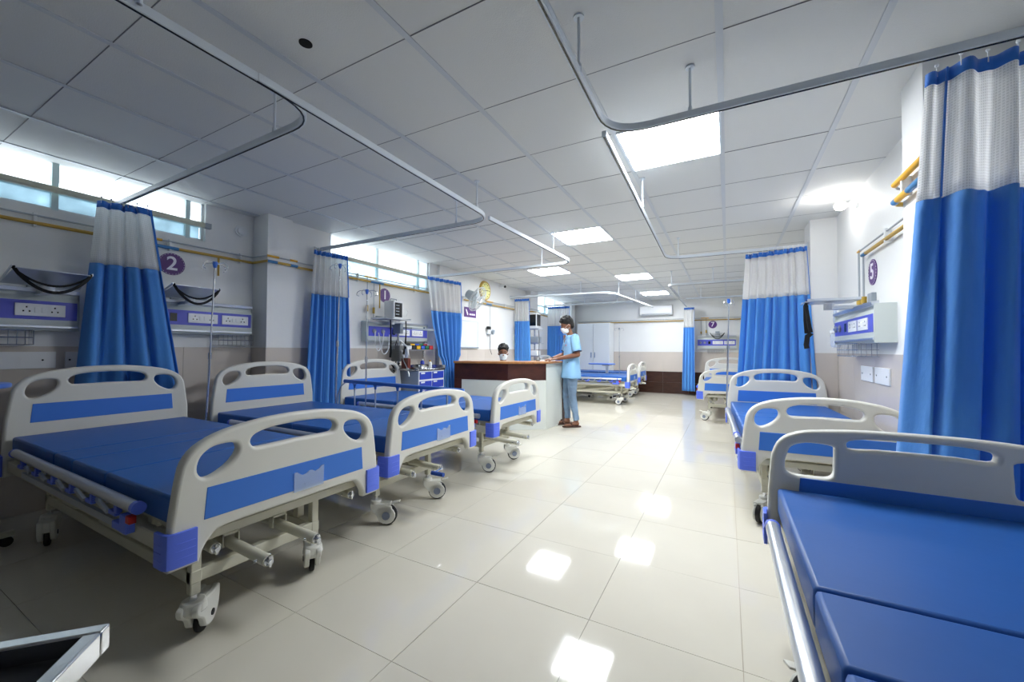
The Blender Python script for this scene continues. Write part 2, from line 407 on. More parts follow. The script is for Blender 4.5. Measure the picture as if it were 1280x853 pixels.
w3 = strip_window(3, XLF, 8.9, 10.95, 2.085, CH+.02, [9.6, 10.3], 2.30, pane_lo2, .009)
for nm, x, y0, y1, z, lab in (('cable_trunking', XLN, -1.0, 1.96, 2.332, 'cream cable trunking running across the nearest strip window above bed 2'),
                              ('cable_trunking', XLF, 3.14, 4.98, 2.292, 'cream cable trunking across the strip window above the number 1 disc')):
    t = thing(nm, lab, 'trunking', (x, y0, z))
    MB().b2((.002, 0, -.023), (.03, y1-y0, .023)).build('channel', mat('trunk_cream', (.80, .80, .73), .5), t, .003)
    MB().b2((0, y1-y0-.05, -.024), (.036, y1-y0, .024)).build('end_cap', grey_m, t)
    MB().b2((.012, -.001, -.01), (.034, y1-y0-.1, -.004)).build('cover_lip', mat('trunk_cream', (.80, .80, .73), .5), t)
for k, (x, y, z0, z1) in enumerate(()): pass

# ------------------------------------------------------------------ hospital beds
BW = .96
def board_loops(kind, up=0.0):
    s = 1
    if kind == 'B': # near right bed: square-ish hand holes
        top = [(0, .862), (.14, .86), (.28, .85), (.36, .835), (.415, .80), (.443, .74), (.452, .66), (.46, .55), (.462, .36)]
        foot = [(.39, .36), (.36, .42), (.30, .45), (.12, .455)]
        hole = [(.245, .79), (.30, .797), (.345, .792), (.378, .775), (.392, .745), (.40, .70), (.392, .672), (.36, .662), (.27, .662), (.243, .68), (.24, .72), (.238, .77)]
        slot = [(.0, .832), (.10, .831), (.16, .825), (.195, .815), (.20, .798), (.185, .785), (.10, .79), (0, .791)]
    else:
        top = [(0, .874), (.12, .870), (.24, .855), (.335, .832), (.405, .795), (.443, .745), (.458, .68), (.470, .59), (.479, .50), (.483, .36)]
        foot = [(.385, .36), (.375, .40), (.345, .445), (.30, .466), (.12, .468)]
        hole = [(.262, .782), (.30, .79), (.345, .785), (.378, .765), (.395, .735), (.397, .70), (.380, .675), (.35, .672), (.31, .69), (.278, .715), (.255, .75)]
        slot = [(.0, .830), (.10, .826), (.16, .816), (.195, .802), (.208, .778), (.195, .755), (.16, .749), (0, .752)]
    if up:
        top = [(a, b+up) for a, b in top[:-1]] + [(top[-1][0], .36)]
        foot = [(foot[0][0], .36), (foot[1][0], .40+up*.4)] + [(a, b+up*.6) for a, b in foot[2:]]
        hole = [(a, b+up) for a, b in hole]; slot = [(a, b+up) for a, b in slot]
    def smooth(path): return smooth_loop(path, 3, False)
    T = smooth(top); F = smooth(foot)
    right = T + F
    left = [(-a, b) for a, b in reversed(right)][:-1]
    outer = right + left
    hr = smooth_loop(hole, 3); hl = [(-a, b) for a, b in reversed(hr)]
    sl = smooth(slot); slf = sl + [(-a, b) for a, b in reversed(sl)][1:-1]
    return [outer, hr, hl, slf]
def board_mesh(kind, up, w):
    key = ('boardmesh', kind, up, w)
    if key not in CACHE:
        k = w/BW if kind != 'B' else 1
        lps = [[(a*k, b) for a, b in lp] for lp in board_loops(kind, up)]
        me = spline2d(lps, .024, .013)
        me.materials.clear(); me.materials.append(plaster_m)
        me.transform(Matrix.Rotation(PI/2, 4, 'X') ); me.transform(Matrix.Rotation(PI/2, 4, 'Z'))
        CACHE[key] = me
    return CACHE[key]
def rrect(cx, cy, w, h, r, n=4, slant=0):
    out = []
    for sx, sy, a0 in ((1, 1, 0), (-1, 1, 90), (-1, -1, 180), (1, -1, 270)):
        for k in range(n+1):
            a = math.radians(a0 + 90*k/n); out.append((cx+sx*(w/2-r)+r*math.cos(a)+slant*sx*(-1 if sy > 0 else 0)*.0, cy+sy*(h/2-r)+r*math.sin(a)))
    return out
def YZ(x0): return lambda a, b, h: (x0+h, a, b)
def castor(parent, key, x, y, rz, ztop):
    """part with sub-parts; x,y is the stem"""
    if key == 'hood':
        def cover():
            m = MB(); m.cyl((0, 0, .125), (0, 0, .165), .048, 22, .042)
            for s in (-1, 1):
                m.prism(smooth_loop([(-.125, .075), (-.10, .04), (-.06, .03), (-.02, .045), (.0, .085), (.045, .12), (.045, .155), (-.02, .158), (-.085, .150), (-.13, .158), (-.135, .12)], 3), s*.013, s*.038, lambda u, v, h: (u, h, v))
            m.prism([(-.13, .09), (.0, .09), (.04, .12), (.04, .155), (-.085, .150), (-.13, .152)], -.034, .034, lambda u, v, h: (u, h, v))
            return m
        c = cpart('castor_cover', 'castor', cover, castor_m, parent, (x, y, 0), rz, .007)
        cpart('castor_tyre2', 'tyre', lambda: MB().cyl((-.07, -.012, .05), (-.07, .012, .05), .050, 26), tyre_m, c, bevel=.006)
        cpart('castor_axle', 'axle_cap', lambda: MB().cyl((-.07, -.041, .07), (-.07, .041, .07), .013, 16), tyre_m, c)
        cpart('castor_stem', 'stem', lambda: MB().cyl((0, 0, .16), (0, 0, .20), .012, 10), chrome_m, c)
        return c
    def hood():
        m = MB()
        for s in (-1, 1):
            m.prism([( -.075+.060*math.cos(a), .068+.056*math.sin(a)) for a in [math.radians(d) for d in range(0, 360, 24)]], s*.016, s*.030, lambda u, v, h: (u, h, v))
            m.prism([(-.115, .085), (-.06, .045), (-.02, .06), (.028, .112), (.03, .145), (-.06, .145), (-.11, .125)], s*.012, s*.030, lambda u, v, h: (u, h, v))
        m.b2((-.10, -.028, .118), (.028, .028, .147)); m.cyl((0, 0, .14), (0, 0, .165), .034, 16)
        return m
    c = cpart('castor_hood', 'castor', hood, castor_m, parent, (x, y, 0), rz, .003)
    cpart('castor_tyre', 'tyre', lambda: MB().cyl((-.075, -.015, .066), (-.075, .015, .066), .066, 28), tyre_m, c, bevel=.006)
    cpart('castor_hub', 'hub_cap', lambda: MB().cyl((-.075, -.033, .066), (-.075, .033, .066), .026, 18), hub_m, c)
    cpart('castor_stem', 'stem', lambda: MB().cyl((0, 0, .16), (0, 0, .20), .012, 10), chrome_m, c)
    cpart('castor_pedal', 'brake_pedal', lambda: MB().box((-.135, 0, .150), (.05, .035, .008), (0, .25, 0)), castor_m, c, bevel=.002)
    return c

def bed(label, loc, rz, L=2.12, w=BW, sections=(.78, .27, .42, None), hup=.17, hkind='A', fkind='A', near='lowered', far='lowered',
        legv=(-.33, .22), castrot=(.5, .9, 2.6, 2.9), card=True, zt=.61, cranks=None, xbo=.16, cstyle='disc'):
    """local frame: x from head (0) to foot (L); y across; 'near' rail is at -y"""
    t = thing('hospital_bed', label, 'hospital bed', loc, rz, 'hospital beds in the ward')
    # boards
    hb = put('headboard', board_mesh(hkind, hup, w), t, (0, 0, 0))
    k = w/BW
    pz = (.515, .635)
    def inset(up, x0, x1, z0=.515, z1=.635):
        return MB().prism([(a*k, b) for a, b in [(.375, z0+up), (-.375, z0+up), (-.366, z1+up), (.366, z1+up)]], x0, x1, lambda a, b, h: (h, a, b))
    cpart(('inset', hup, k, hkind), 'blue_panel', lambda: inset(hup if hkind == 'A' else .02, -.0262, .0262), panelb_m, hb, bevel=.002)
    fb = put('footboard', board_mesh(fkind, 0.0, w), t, (L, 0, 0))
    cpart(('inset', 0, k, fkind), 'blue_panel', lambda: inset(0, -.0262, .0262), panelb_m, fb, bevel=.002)
    if card:
        cpart('cardh', 'card_holder', lambda: MB().prism([(-.02, .507), (.13, .507), (.132, .60), (.118, .598), (.105, .585), (.085, .580), (.07, .590), (.055, .59), (.04, .580), (.02, .578), (.005, .588), (-.008, .598), (-.02, .595)], .0265, .032, lambda a, b, h: (h, a-.0, b)).b2((.0268, .03, .53), (.034, .08, .538)), clear_m, fb)
    # corner bumpers
    def bumper():
        m = MB(); pts = [(.035, -.062), (.035, .012), (.028, .030), (.01, .038), (-.055, .038), (-.055, .026), (.0, .024), (.016, .012), (.020, -.062)]
        m.prism(pts, .375, .500)
        for z in (.405, .432, .459): m.b2((.034, -.055, z), (.037, .008, z+.003)).b2((-.05, .037, z), (.005, .040, z+.003))
        return m
    for sx, sy in ((0, -1), (0, 1), (1, -1), (1, 1)):
        o = cpart('bumper', 'corner_bumper', bumper, bump_m, t, (L*sx, sy*(w/2-.02), 0), 0, .003)
        o.scale = (1 if sx else -1, sy, 1)
    # mattress in hinged sections
    x = .045; tot = L-.045-.035; secs = list(sections); secs[-1] = tot - sum(s for s in secs if s)
    mats = []
    for s in secs:
        key = ('matt', round(s, 3), w, zt)
        cpart(key, 'mattress_section', lambda s=s: MB().b2((.002, -w/2+.03, zt-.105), (s-.002, w/2-.03, zt)), matt_m, t, (x, 0, 0), 0, .012)
        x += s
    cpart(('lip', w, L, zt), 'deck_panel', lambda: MB().b2((.05, -w/2+.05, zt-.125), (L-.04, w/2-.05, zt-.107)), frame_m, t)
    # deck frame
    def frame():
        m = MB()
        for s in (-1, 1):
            m.b2((.03, s*(w/2-.035)-.018, .40), (L-.03, s*(w/2-.035)+.018, .462))
            m.b2((.18, s*.20-.02, .33), (L-.25, s*.20+.02, .37))
        for xx in (.06, .75, 1.05, 1.5, L-.06): m.b2((xx-.02, -w/2+.03, .405), (xx+.02, w/2-.03, .445))
        for xx in (.3, 1.0, 1.7):
            for s in (-1, 1): m.b2((xx-.02, s*.2-.015, .36), (xx+.02, s*.2+.015, .43))
        for xx in (.12, .5, 1.3, 1.9):
            for s in (-1, 1): m.b2((xx-.02, s*(w/2-.07)-.015, .45), (xx+.02, s*(w/2-.07)+.015, zt-.12))
        return m
    cpart(('frame', w, L, zt), 'deck_frame', frame, frame_m, t, bevel=.004)
    # base frame and legs
    v0, v1 = legv; xa, xb = .36, L-xbo
    def base():
        m = MB()
        for v in (v0, v1):
            m.b2((xa-.02, v-.02, .235), (xb+.02, v+.02, .285))
        for xx in (xa, xb): m.b2((xx-.018, v0-.02, .235), (xx+.018, v1+.02, .285))
        m.tube([(xa+.25, v0, .27), (1.15, v0, .37)], .02, flat=(.03, .05)); m.tube([(xa+.25, v1, .27), (1.15, v1, .37)], .02, flat=(.03, .05))
        m.tube([(1.15, v0, .27), (xb-.15, v0, .37)], .02, flat=(.03, .05)); m.tube([(1.15, v1, .27), (xb-.15, v1, .37)], .02, flat=(.03, .05))
        for xx in (xa+.1, xb-.12): m.b2((xx-.02, v1-.018, .285), (xx+.02, v1+.018, .42)); m.b2((xx-.02, v0-.018, .285), (xx+.02, v0+.018, .42))
        return m
    cpart(('base', L, legv, xbo), 'base_frame', base, frame_m, t, bevel=.004)
    n = 0
    for xx in (xa, xb):
        for v in (v0, v1):
            cpart('leg', 'leg', lambda: MB().tube([(0, 0, .19), (0, 0, .42)], .02, 10, flat=(.036, .036)), frame_m, t, (xx, v, 0), bevel=.004)
            castor(t, cstyle, xx, v, castrot[n], .2); n += 1
    # cranks out of the foot end
    cr_ = cranks or ((-.27, L-.55, L+.03, .34), (-.05, L-.6, L+.08, .33), (.36, L-.6, L-.06, .35))
    for i, (v, x0, x1, z) in enumerate(cr_):
        c = cpart(('crank', i, L, v, x1), 'crank_tube', lambda: MB().cyl((x0, v, z+.03), (x1, v, z), .022, 16).b2((x0, v-.03, z), (x0+.05, v+.03, z+.07)), frame_m, t)
        cpart(('crankend', i, L, v, x1), 'crank_joint', lambda: MB().cyl((x1-.004, v, z), (x1+.003, v, z), .018, 14).cyl((x1, v, z), (x1+.02, v, z-.001), .010, 10).cyl((x1+.012, v, z-.022), (x1+.012, v, z+.022), .0055, 8).cyl((x1-.04, v-.032, z), (x1-.04, v+.032, z), .006, 8), chrome_m, c)
        cpart(('crankbr', i, L, v, x1), 'crank_bracket', lambda: MB().b2((x1-.30, v-.034, z+.0), (x1-.27, v-.028, z+.08)).b2((x1-.30, v+.028, z), (x1-.27, v+.034, z+.08)).b2((x1-.30, v-.034, z+.045), (x1-.27, v+.034, z+.055)), frame_m, c)
    # side rails
    for side, st in ((-1, near), (1, far)):
        if st is None: continue
        y = side*(w/2+.012)
        if st == 'lowered':
            r = cpart(('rail_low', side, w, zt), 'side_rail', lambda: MB().cyl((.36, y, zt-.05), (L-.22, y, zt-.055), .022, 16), alu_m, t)
            for xe in (.34, L-.222): cpart(('railcap', side, w, zt), 'end_cap', lambda: MB().cyl((0, y, zt-.0525), (.026, y, zt-.0525), .024, 16), bump_m, r, (xe, 0, 0))
            for q in range(5):
                cpart(('rpost', side, w, zt), 'rail_post', lambda: MB().box((0, y-side*.012, zt-.115), (.16, .012, .016), (0, .25, 0)).tube([(.065, y-side*.014, zt-.10), (.12, y-side*.014, zt-.06)], .007, 8), alu_m, r, (.50+q*.27, 0, 0))
            for q in range(6):
                cpart(('rbrk', side, w, zt), 'rail_bracket', lambda: MB().box((0, y-side*.006, zt-.088), (.028, .02, .05)).box((-.035, y-side*.006, zt-.118), (.07, .018, .018)), bump_m, r, (.48+q*.26, 0, 0), bevel=.003)
            cpart(('rhb', side, w, zt), 'latch_housing', lambda: MB().box((L-.30, y, zt-.13), (.06, .03, .07)).box((L-.36, y, zt-.150), (.09, .028, .03)), bump_m, r, bevel=.003)
            cpart(('rlatch', side, w, zt), 'release_latch', lambda: MB().box((L-.255, y+side*.004, zt-.105), (.035, .024, .03)), red_m, r, bevel=.003)
            cpart(('rlow', side, w, zt), 'lower_bar', lambda: MB().b2((.42, y-side*.02-.008, zt-.185), (L-.35, y-side*.02+.008, zt-.155)), alu_m, r)
        else:
            r = cpart(('rail_up', side, w), 'side_rail', lambda: MB().tube([(.50, y, .84), (L-.10, y, .815)], .02, flat=(.03, .036)), mat('rail_blue', (.30, .50, .84), .4), t, bevel=.01)
            for q in range(5):
                xx = .66+q*.29
                p = cpart(('post', side, w, q), 'rail_post', lambda: MB().cyl((xx, y, .47), (xx, y, .815), .008, 10), alu_m, r)
                cpart(('psock', side, w, q), 'post_socket', lambda: MB().loft([(xx, y, .775, .010, .010), (xx, y, .80, .014, .012), (xx, y, .815, .028, .014)], 12), mat('rail_blue', (.20, .40, .78), .4), r)
            cpart(('rearpost', side, w), 'rail_loop', lambda: MB().tube([(.54, y, .835), (.46, y, .79), (.41, y, .69), (.405, y, .47)], .008, 10), alu_m, r)
            cpart(('rlow2', side, w), 'lower_bar', lambda: MB().b2((.36, y-.012, .45), (L-.15, y+.012, .475)), alu_m, r)
    return t

B1 = bed('nearest blue hospital bed on the left, its big footboard in the foreground', (-3.97, 1.165, 0), 0, L=2.19, castrot=(2.8, 3.5, -.84, -.55), legv=(-.35, .17), xbo=.10, cstyle='hood', cranks=((-.285, 1.6, 2.11, .345), (-.215, 1.5, 2.36, .325), (-.005, 1.5, 2.36, .325), (.39, 1.6, 2.10, .35)))
B2 = bed('second blue hospital bed on the left, with a raised blue side rail', (-3.97, 2.30, 0), 0, L=2.1, far='raised', castrot=(.6, 1.2, 3.65, 3.75), legv=(-.37, .15), xbo=.20)
bl = MB().cyl((2.195, -.05, .33), (2.20, -.15, .325), .007, 8)
c = [x for x in B2.children if x.name.startswith('crank_tube')][1]
bl.build('crank_arm', chrome_m, c); MB().cyl((2.19, -.15, .325), (2.29, -.15, .325), .014, 12).build('crank_handle', mat('handle_blue', (.10, .28, .62), .4), c)
B3 = bed('third blue hospital bed on the left, directly in front of the nurse counter', (-3.97, 3.62, 0), -.02, L=2.1, castrot=(.4, .9, 3.6, 3.9), legv=(-.35, .14), xbo=.20, cranks=((-.30, 1.5, 2.27, .31), (-.08, 1.5, 2.26, .32), (.40, 1.6, 2.06, .35)))
B4 = bed('nearer of the two blue hospital beds behind the standing man', (-3.93, 8.95, 0), 0, L=2.1, castrot=(.4, .9, .3, .7))
B5 = bed('farther of the two blue beds behind the standing man, beside white cabinet', (-4.02, 10.55, 0), 0, L=2.1, castrot=(.4, .9, .3, .7), w=.9)
B6 = bed('blue hospital bed at lower right, partly out of frame, with square hand holes', (.605, 2.0, 0), -PI/2, L=2.15, w=.92, hup=0, hkind='B', castrot=(2.0, 1.4, .3, 3.0), far=None, legv=(-.30, .25))
B7 = bed('blue hospital bed along the right wall under the number 5 disc', (.445, 5.05, 0), -PI/2+.042, L=1.93, w=.90, hup=.10, castrot=(.5, 1.1, 2.7, .6), legv=(-.30, .25), card=False, far=None)
B8 = bed('farthest blue hospital bed on the right, in front of the number 7 disc', (.03, 9.35, 0), -PI/2, L=2.12, w=.93, hup=.15, castrot=(.5, 1.1, 1.2, 2.6), legv=(-.30, .25), far=None)

# ------------------------------------------------------------------ curtain rails
def arc_path(pts, r, k=6):
    out = [Vector(pts[0])]
    for a, b, c in zip(pts[:-2], pts[1:-1], pts[2:]):
        a, b, c = Vector(a), Vector(b), Vector(c); u = (a-b).normalized(); v = (c-b).normalized()
        p0, p1 = b+u*r, b+v*r
        for i in range(k+1):
            t_ = i/k; out.append((1-t_)**2*p0 + 2*t_*(1-t_)*b + t_**2*p1)
    out.append(Vector(pts[-1])); return out
RZ = 2.31
def curtain_rail(label, pts, rods, r=.22, plate=None, z=RZ):
    t = thing('curtain_rail', label, 'curtain rail', (pts[0][0], pts[0][1], z), 0)
    o = Vector((pts[0][0], pts[0][1], z))
    P = [Vector((a, b, z)) - o for a, b in pts]
    if len(P) > 2: P = arc_path(P, r, 8)
    MB().tube(P, .02, flat=(.024, .034)).build('track', rail_m, t, .003)
    MB().tube([p - Vector((0, 0, .0185)) for p in P], .02, flat=(.007, .003)).build('track_slot', dark_m, t)
    for a, b in rods:
        q = Vector((a, b, z)) - o
        rd = MB().cyl(q, q + Vector((0, 0, CH-z)), .0065, 8).build('hanger_rod', rail_m, t)
        MB().cyl(q + Vector((0, 0, CH-z-.008)), q + Vector((0, 0, CH-z)), .022, 12).cyl(q, q + Vector((0, 0, .035)), .011, 8).build('rod_flange', rail_m, rd)
    if plate:
        q = Vector((plate[0], plate[1], z)) - o
        MB().box(q, (.012, .07, .06) if plate[2] == 'x' else (.07, .012, .06)).build('wall_plate', rail_m, t)
    return t
curtain_rail('white curtain rail over the right-hand near bed, running into the big blue curtain', [(-.48, -1.0), (-.545, 2.08), (1.12, 2.10)], [(-.53, 1.55), (-.15, 2.085), (-.5, .3)], plate=(1.115, 2.10, 'x'))
curtain_rail('white curtain rail curving round the right-hand bed by the number 5 disc', [(-.565, 2.06), (-.66, 5.25), (.77, 5.30)], [(-.59, 3.28), (-.52, 5.24)], plate=(.77, 5.30, 'x'))
curtain_rail('white curtain rail curving round the nearest left bed by the first strip window', [(-1.70, -1.0), (-1.74, 1.245), (XLN, 1.27)], [(-1.71, .55), (-2.12, 1.245)], plate=(XLN+.008, 1.27, 'x'))
curtain_rail('white curtain rail round the second left bed, ending at the pillar', [(-1.73, .94), (-1.80, 2.95), (XLF, 2.95)], [(-1.79, 2.70), (-2.18, 2.95)], plate=(XLF+.008, 2.95, 'x'))
curtain_rail('white curtain rail round the third left bed, ending beside the wall fan', [(-1.81, 2.92), (-1.76, 4.92), (XLF, 4.90)], [(-1.78, 4.3), (-2.2, 4.91)], plate=(XLF+.008, 4.90, 'x'))
curtain_rail('white curtain rail above the standing man, beyond the nurse counter', [(XLF, 7.62), (-2.0, 7.78), (-1.72, 11.0)], [(-2.6, 7.73), (-1.95, 8.2), (-1.85, 9.4)], r=.35, plate=(XLF+.008, 7.62, 'x'))
curtain_rail('white cross rail between the two farthest left beds', [(XLF, 9.5), (-1.95, 9.52)], [(-3.1, 9.51), (-2.3, 9.515)], plate=(XLF+.008, 9.5, 'x'))
curtain_rail('white curtain rail at the far right, in front of the number 7 disc', [(XR, 7.45), (-.90, 7.40), (-.93, 11.3)], [(-.85, 7.41), (-.2, 7.42), (-.92, 9.3)], r=.12, plate=(XR-.008, 7.45, 'x'))
curtain_rail('short white cross rail beyond the far right bed', [(-.80, 9.55), (XR, 9.6)], [(-.5, 9.56), (.3, 9.58)], plate=(XR-.008, 9.6, 'x'))

# ------------------------------------------------------------------ curtains
def curtain(label, T0, T1, B0, B1, zt, zn, zb, folds, amp, prof=((0, 1), (1, 1)), flap=True, seed=1, hdr=.05, nn=None, wrap=None):
    """T0,T1 top ends (x,y); B0,B1 bottom ends; zt top, zn net/cloth border, zb bottom; prof scales width by height"""
    rnd = random.Random(seed)
    t = thing('privacy_curtain', label, 'curtain', (T0[0], T0[1], zb), 0, 'blue privacy curtains with white net tops')
    org = Vector((T0[0], T0[1], zb)); ph = [rnd.uniform(0, 6.28) for _ in range(6)]
    def width(s):
        for (a, wa), (b, wb_) in zip(prof[:-1], prof[1:]):
            if s <= b: 
                q = (s-a)/(b-a); q = q*q*(3-2*q); return wa+(wb_-wa)*q
        return prof[-1][1]
    def P(u, z):
        s = (zt-z)/(zt-zb); a = Vector(T0).lerp(Vector(B0), s); b = Vector(T1).lerp(Vector(B1), s)
        c = (a+b)/2; wd = width(s); a = c+(a-c)*wd; b = c+(b-c)*wd
        d = (b-a).normalized(); nrm = Vector((-d.y, d.x))
        uu = u + .018*math.sin(2*PI*folds*.5*u+ph[0])*(1-abs(2*u-1)) + .012*math.sin(6*u+4*s+ph[4])*u*(1-u)*4
        f = math.sin(2*PI*folds*u+ph[1]+.5*math.sin(3*s+ph[2])) + .45*math.sin(2*PI*folds*1.9*u+ph[3]+s*1.5) + .3*math.sin(2*PI*folds*.43*u+ph[5])
        am = amp*(.55+.45*min(1, s*2.5+.2))*(.6+.4*wd)
        fl_ = math.copysign(abs(f/1.4)**.8, f)
        p = a.lerp(b, uu) + nrm*am*fl_ + d*am*.35*math.cos(2*PI*folds*u+ph[1])*(.4+.6*s)
        if wrap and u < wrap[0]: p = p + Vector((wrap[2], wrap[1]))*(1-u/wrap[0])*(.35+.65*s)
        return Vector((p.x, p.y, z)) - org
    nu = nn or max(40, folds*14)
    W_ = (Vector(T1)-Vector(T0)).length*2.2
    def sheet(name, z0, z1, nv, m, u0=0, u1=1, off=0, uvs=22):
        vs = []; fs = []; uv = []
        k = max(4, int(nu*(u1-u0)))
        for j in range(nv+1):
            z = z0+(z1-z0)*j/nv
            for i in range(k+1):
                u = u0+(u1-u0)*i/k; p = P(u, z); vs.append(p); uv.append((u*W_*uvs, (z0-z)*uvs))
        for j in range(nv):
            for i in range(k): a = j*(k+1)+i; fs.append((a, a+1, a+k+2, a+k+1))
        me = bpy.data.meshes.new(name); me.from_pydata([tuple(v) for v in vs], [], fs); me.materials.append(m)
        ul = me.uv_layers.new(name='UVMap')
        for lp in me.loops: ul.data[lp.index].uv = uv[lp.vertex_index]
        me.polygons.foreach_set('use_smooth', [True]*len(me.polygons))
        o = put(name, me, t); s_ = o.modifiers.new('thick', 'SOLIDIFY'); s_.thickness = .0025 if m is not net_m else .0008; s_.offset = off
        return o
    sheet('header_band', zt, zt-hdr, 2, header_m, uvs=1)
    sheet('net_top', zt-hdr, zn, 8, net_m, uvs=95)
    sheet('cloth', zn, zb, 26, curtain_m, uvs=1)
    # edge binding on the net
    for u in ((1.0,) if not wrap else (wrap[0],)):
        pts = [P(u, zt-(zt-zn)*i/10) for i in range(11)]
        MB().tube(pts, .006, flat=(.014, .005)).build('edge_binding', header_m, t)
    hk = MB()
    n = max(5, int(folds*1.5))
    for i in range(n):
        p = P((i+.5)/n, zt-.01); hk.tube([p+Vector((0, 0, -.01)), p+Vector((0, 0, .035))], .0025, 6); hk.ell(p+Vector((0, 0, .036)), (.007, .007, .007), 8, 5)
    h = hk.build('hooks', white_m, t); h['kind'] = 'stuff'
    return t
ZT = 2.275
curtain('large blue and white curtain at the right edge of the photo', (.70, 2.13), (1.10, 2.15), (.60, 2.17), (1.11, 2.18), ZT, 1.775, .30, 4, .042, seed=3, wrap=(.16, .17, .03))
curtain('wide blue and white curtain left of the number 5 wall unit', (.20, 5.32), (.745, 5.16), (.07, 5.40), (.84, 5.12), ZT, 1.76, .30, 8, .035, seed=5)
curtain('narrow gathered blue curtain by the back wall beside the number 7 disc', (-.985, 11.25), (-.74, 11.2), (-1.04, 11.25), (-.73, 11.15), ZT, 1.76, .12, 4, .028, seed=6)
curtain('blue and white curtain hanging between the two nearest left beds, beside the number 2 disc', (-4.15, 1.13), (-4.03, 1.40), (-4.13, 1.0), (-4.10, 1.77), ZT, 1.80, .25, 4, .045, seed=9)
curtain('blue and white curtain beside the wall pillar, between the second and third left beds', (-4.05, 2.84), (-3.98, 3.22), (-4.04, 2.72), (-3.98, 3.31), ZT, 1.78, .25, 7, .030, seed=11)
curtain('tied-up blue and white curtain beside the crash cart and the nurse counter', (-3.98, 4.66), (-3.86, 5.36), (-3.93, 4.86), (-3.78, 5.46), ZT, 1.76, .28, 7, .035, seed=13,
        prof=((0, 1), (.3, .95), (.60, .72), (.65, .52), (.69, .50), (1, .85)))
curtain('blue and white curtain right behind the seated person at the nurse counter', (-4.10, 7.70), (-3.76, 7.72), (-4.12, 7.70), (-3.70, 7.72), ZT, 1.79, .25, 7, .030, seed=15)
curtain('blue and white curtain behind the standing man, below the far strip window', (-4.08, 9.5), (-3.50, 9.52), (-4.10, 9.5), (-3.48, 9.52), ZT, 1.78, .25, 8, .032, seed=17)

# ------------------------------------------------------------------ nurse counter
A_, B_, C_, D_ = (-3.66, 4.93), (-2.80, 5.06), (-2.345, 5.40), (-2.31, 5.98)
A2, B2_, C2, D2 = (-3.66, 5.40), (-2.97, 5.50), (-2.76, 5.68), (-2.74, 5.98)
t = thing('nurse_counter', 'angled nurse counter with wooden top, dark wood fascia and white panels', 'counter', (-2.8, 5.4, 0))
def W2(x, y): return (x+2.8, y-5.4)
def off(p, q, d):
    v = Vector(q)-Vector(p); n_ = Vector((v.y, -v.x)).normalized(); return n_*d
def poly_out(ps, d):
    out = []
    for i, p in enumerate(ps):
        ns = []
        if i: ns.append(off(ps[i-1], p, 1))
        if i < len(ps)-1: ns.append(off(p, ps[i+1], 1))
        n_ = sum(ns, Vector((0, 0))).normalized(); k = 1/max(.5, n_.dot(ns[0])); out.append(tuple(Vector(p)+n_*d*k))
    return out
top = poly_out([A_, B_, C_, D_], .035)
tp = [W2(*p) for p in top + [D2, C2, B2_, A2]]
MB().prism(tp, .962, .992).build('countertop', counter_wood, t, .004)
def face(name, p, q, z0, z1, m, d0=.0, th=.02):
    n_ = off(p, q, 1); a = Vector(p)+n_*d0; b = Vector(q)+n_*d0; c = b-n_*th; e = a-n_*th
    return MB().prism([W2(*v) for v in (a, b, c, e)], z0, z1).build(name, m, t, .002)
for p, q in ((A_, B_), (B_, C_)):
    face('fascia_panel', p, q, .72, .962, desk_wood)
lp = Vector(A_).lerp(Vector(B_), .14)
face('end_post', A_, tuple(lp), 0, .72, desk_wood)
face('front_panel', tuple(lp), B_, 0, .72, desk_white, -.004)
face('front_panel', B_, C_, 0, .72, desk_white, -.004)
face('side_panel', C_, D_, 0, .962, desk_white, 0)
MB().b2((.50, .56, 0), (.03, .60, .962)).build('back_end_panel', desk_wood, t, .002)
MB().b2((.462, .58, 0), (.50, .86, .74)).build('end_board', desk_wood, t, .002)
MB().prism([W2(*p) for p in ((-3.6, 5.05), (-2.9, 5.16), (-2.45, 5.5), (-2.43, 5.95), (-2.95, 5.95), (-3.05, 5.75), (-3.6, 5.65))], .72, .745).build('inner_worktop', desk_white, t)
# things on the counter
t = thing('register_book', 'open white register lying on the counter under the man\'s hands', 'book', (-2.50, 5.82, .993), .3)
MB().b2((-.11, -.15, 0), (-.002, .15, .012)).build('left_page', mask_m, t, .003); MB().b2((.002, -.15, 0), (.11, .15, .010)).build('right_page', mask_m, t, .003)
t = MB().b2((-.035, -.07, 0), (.035, .07, .01)).build('mobile_phone', dark_m, None, .003, (-2.62, 5.72, .993), .5); tag(t, 'small black phone lying on the counter beside the open register', 'phone')
t = thing('monitor_trolley', 'slim grey trolley with a small dark monitor, beyond the counter left of the tall curtain', 'trolley', (-3.80, 8.10, 0))
MB().cyl((0, 0, .08), (0, 0, 1.62), .018, 10).build('pole', chrome_m, t)
MB().b2((-.16, -.14, 1.62), (.16, .14, 1.64)).build('top_shelf', alu_m, t); MB().b2((-.16, -.14, 1.30), (.16, .14, 1.315)).build('shelf', alu_m, t); MB().b2((-.16, -.14, 1.02), (.16, .14, 1.035)).build('shelf', alu_m, t)
o = MB().b2((-.10, -.12, 1.64), (.10, .10, 2.0)).build('monitor_case', white_m, t, .01); MB().b2((.098, -.10, 1.70), (.106, .08, 1.95)).build('screen', dark_m, o); MB().b2((-.08, -.126, 1.70), (.085, -.118, 1.95)).build('side_screen', dark_m, o)
MB().b2((-.12, -.1, 1.32), (.12, .1, 1.46)).build('pump_unit', grey_m, t, .01); MB().b2((-.1, -.1, 1.04), (.1, .1, 1.15)).build('module_box', white_m, t, .01)
MB().tube([(.14, -.1, 1.6), (.17, -.12, 1.4), (.15, -.1, 1.1), (.18, -.12, .8)], .006, 8).build('cable', black_m, t)
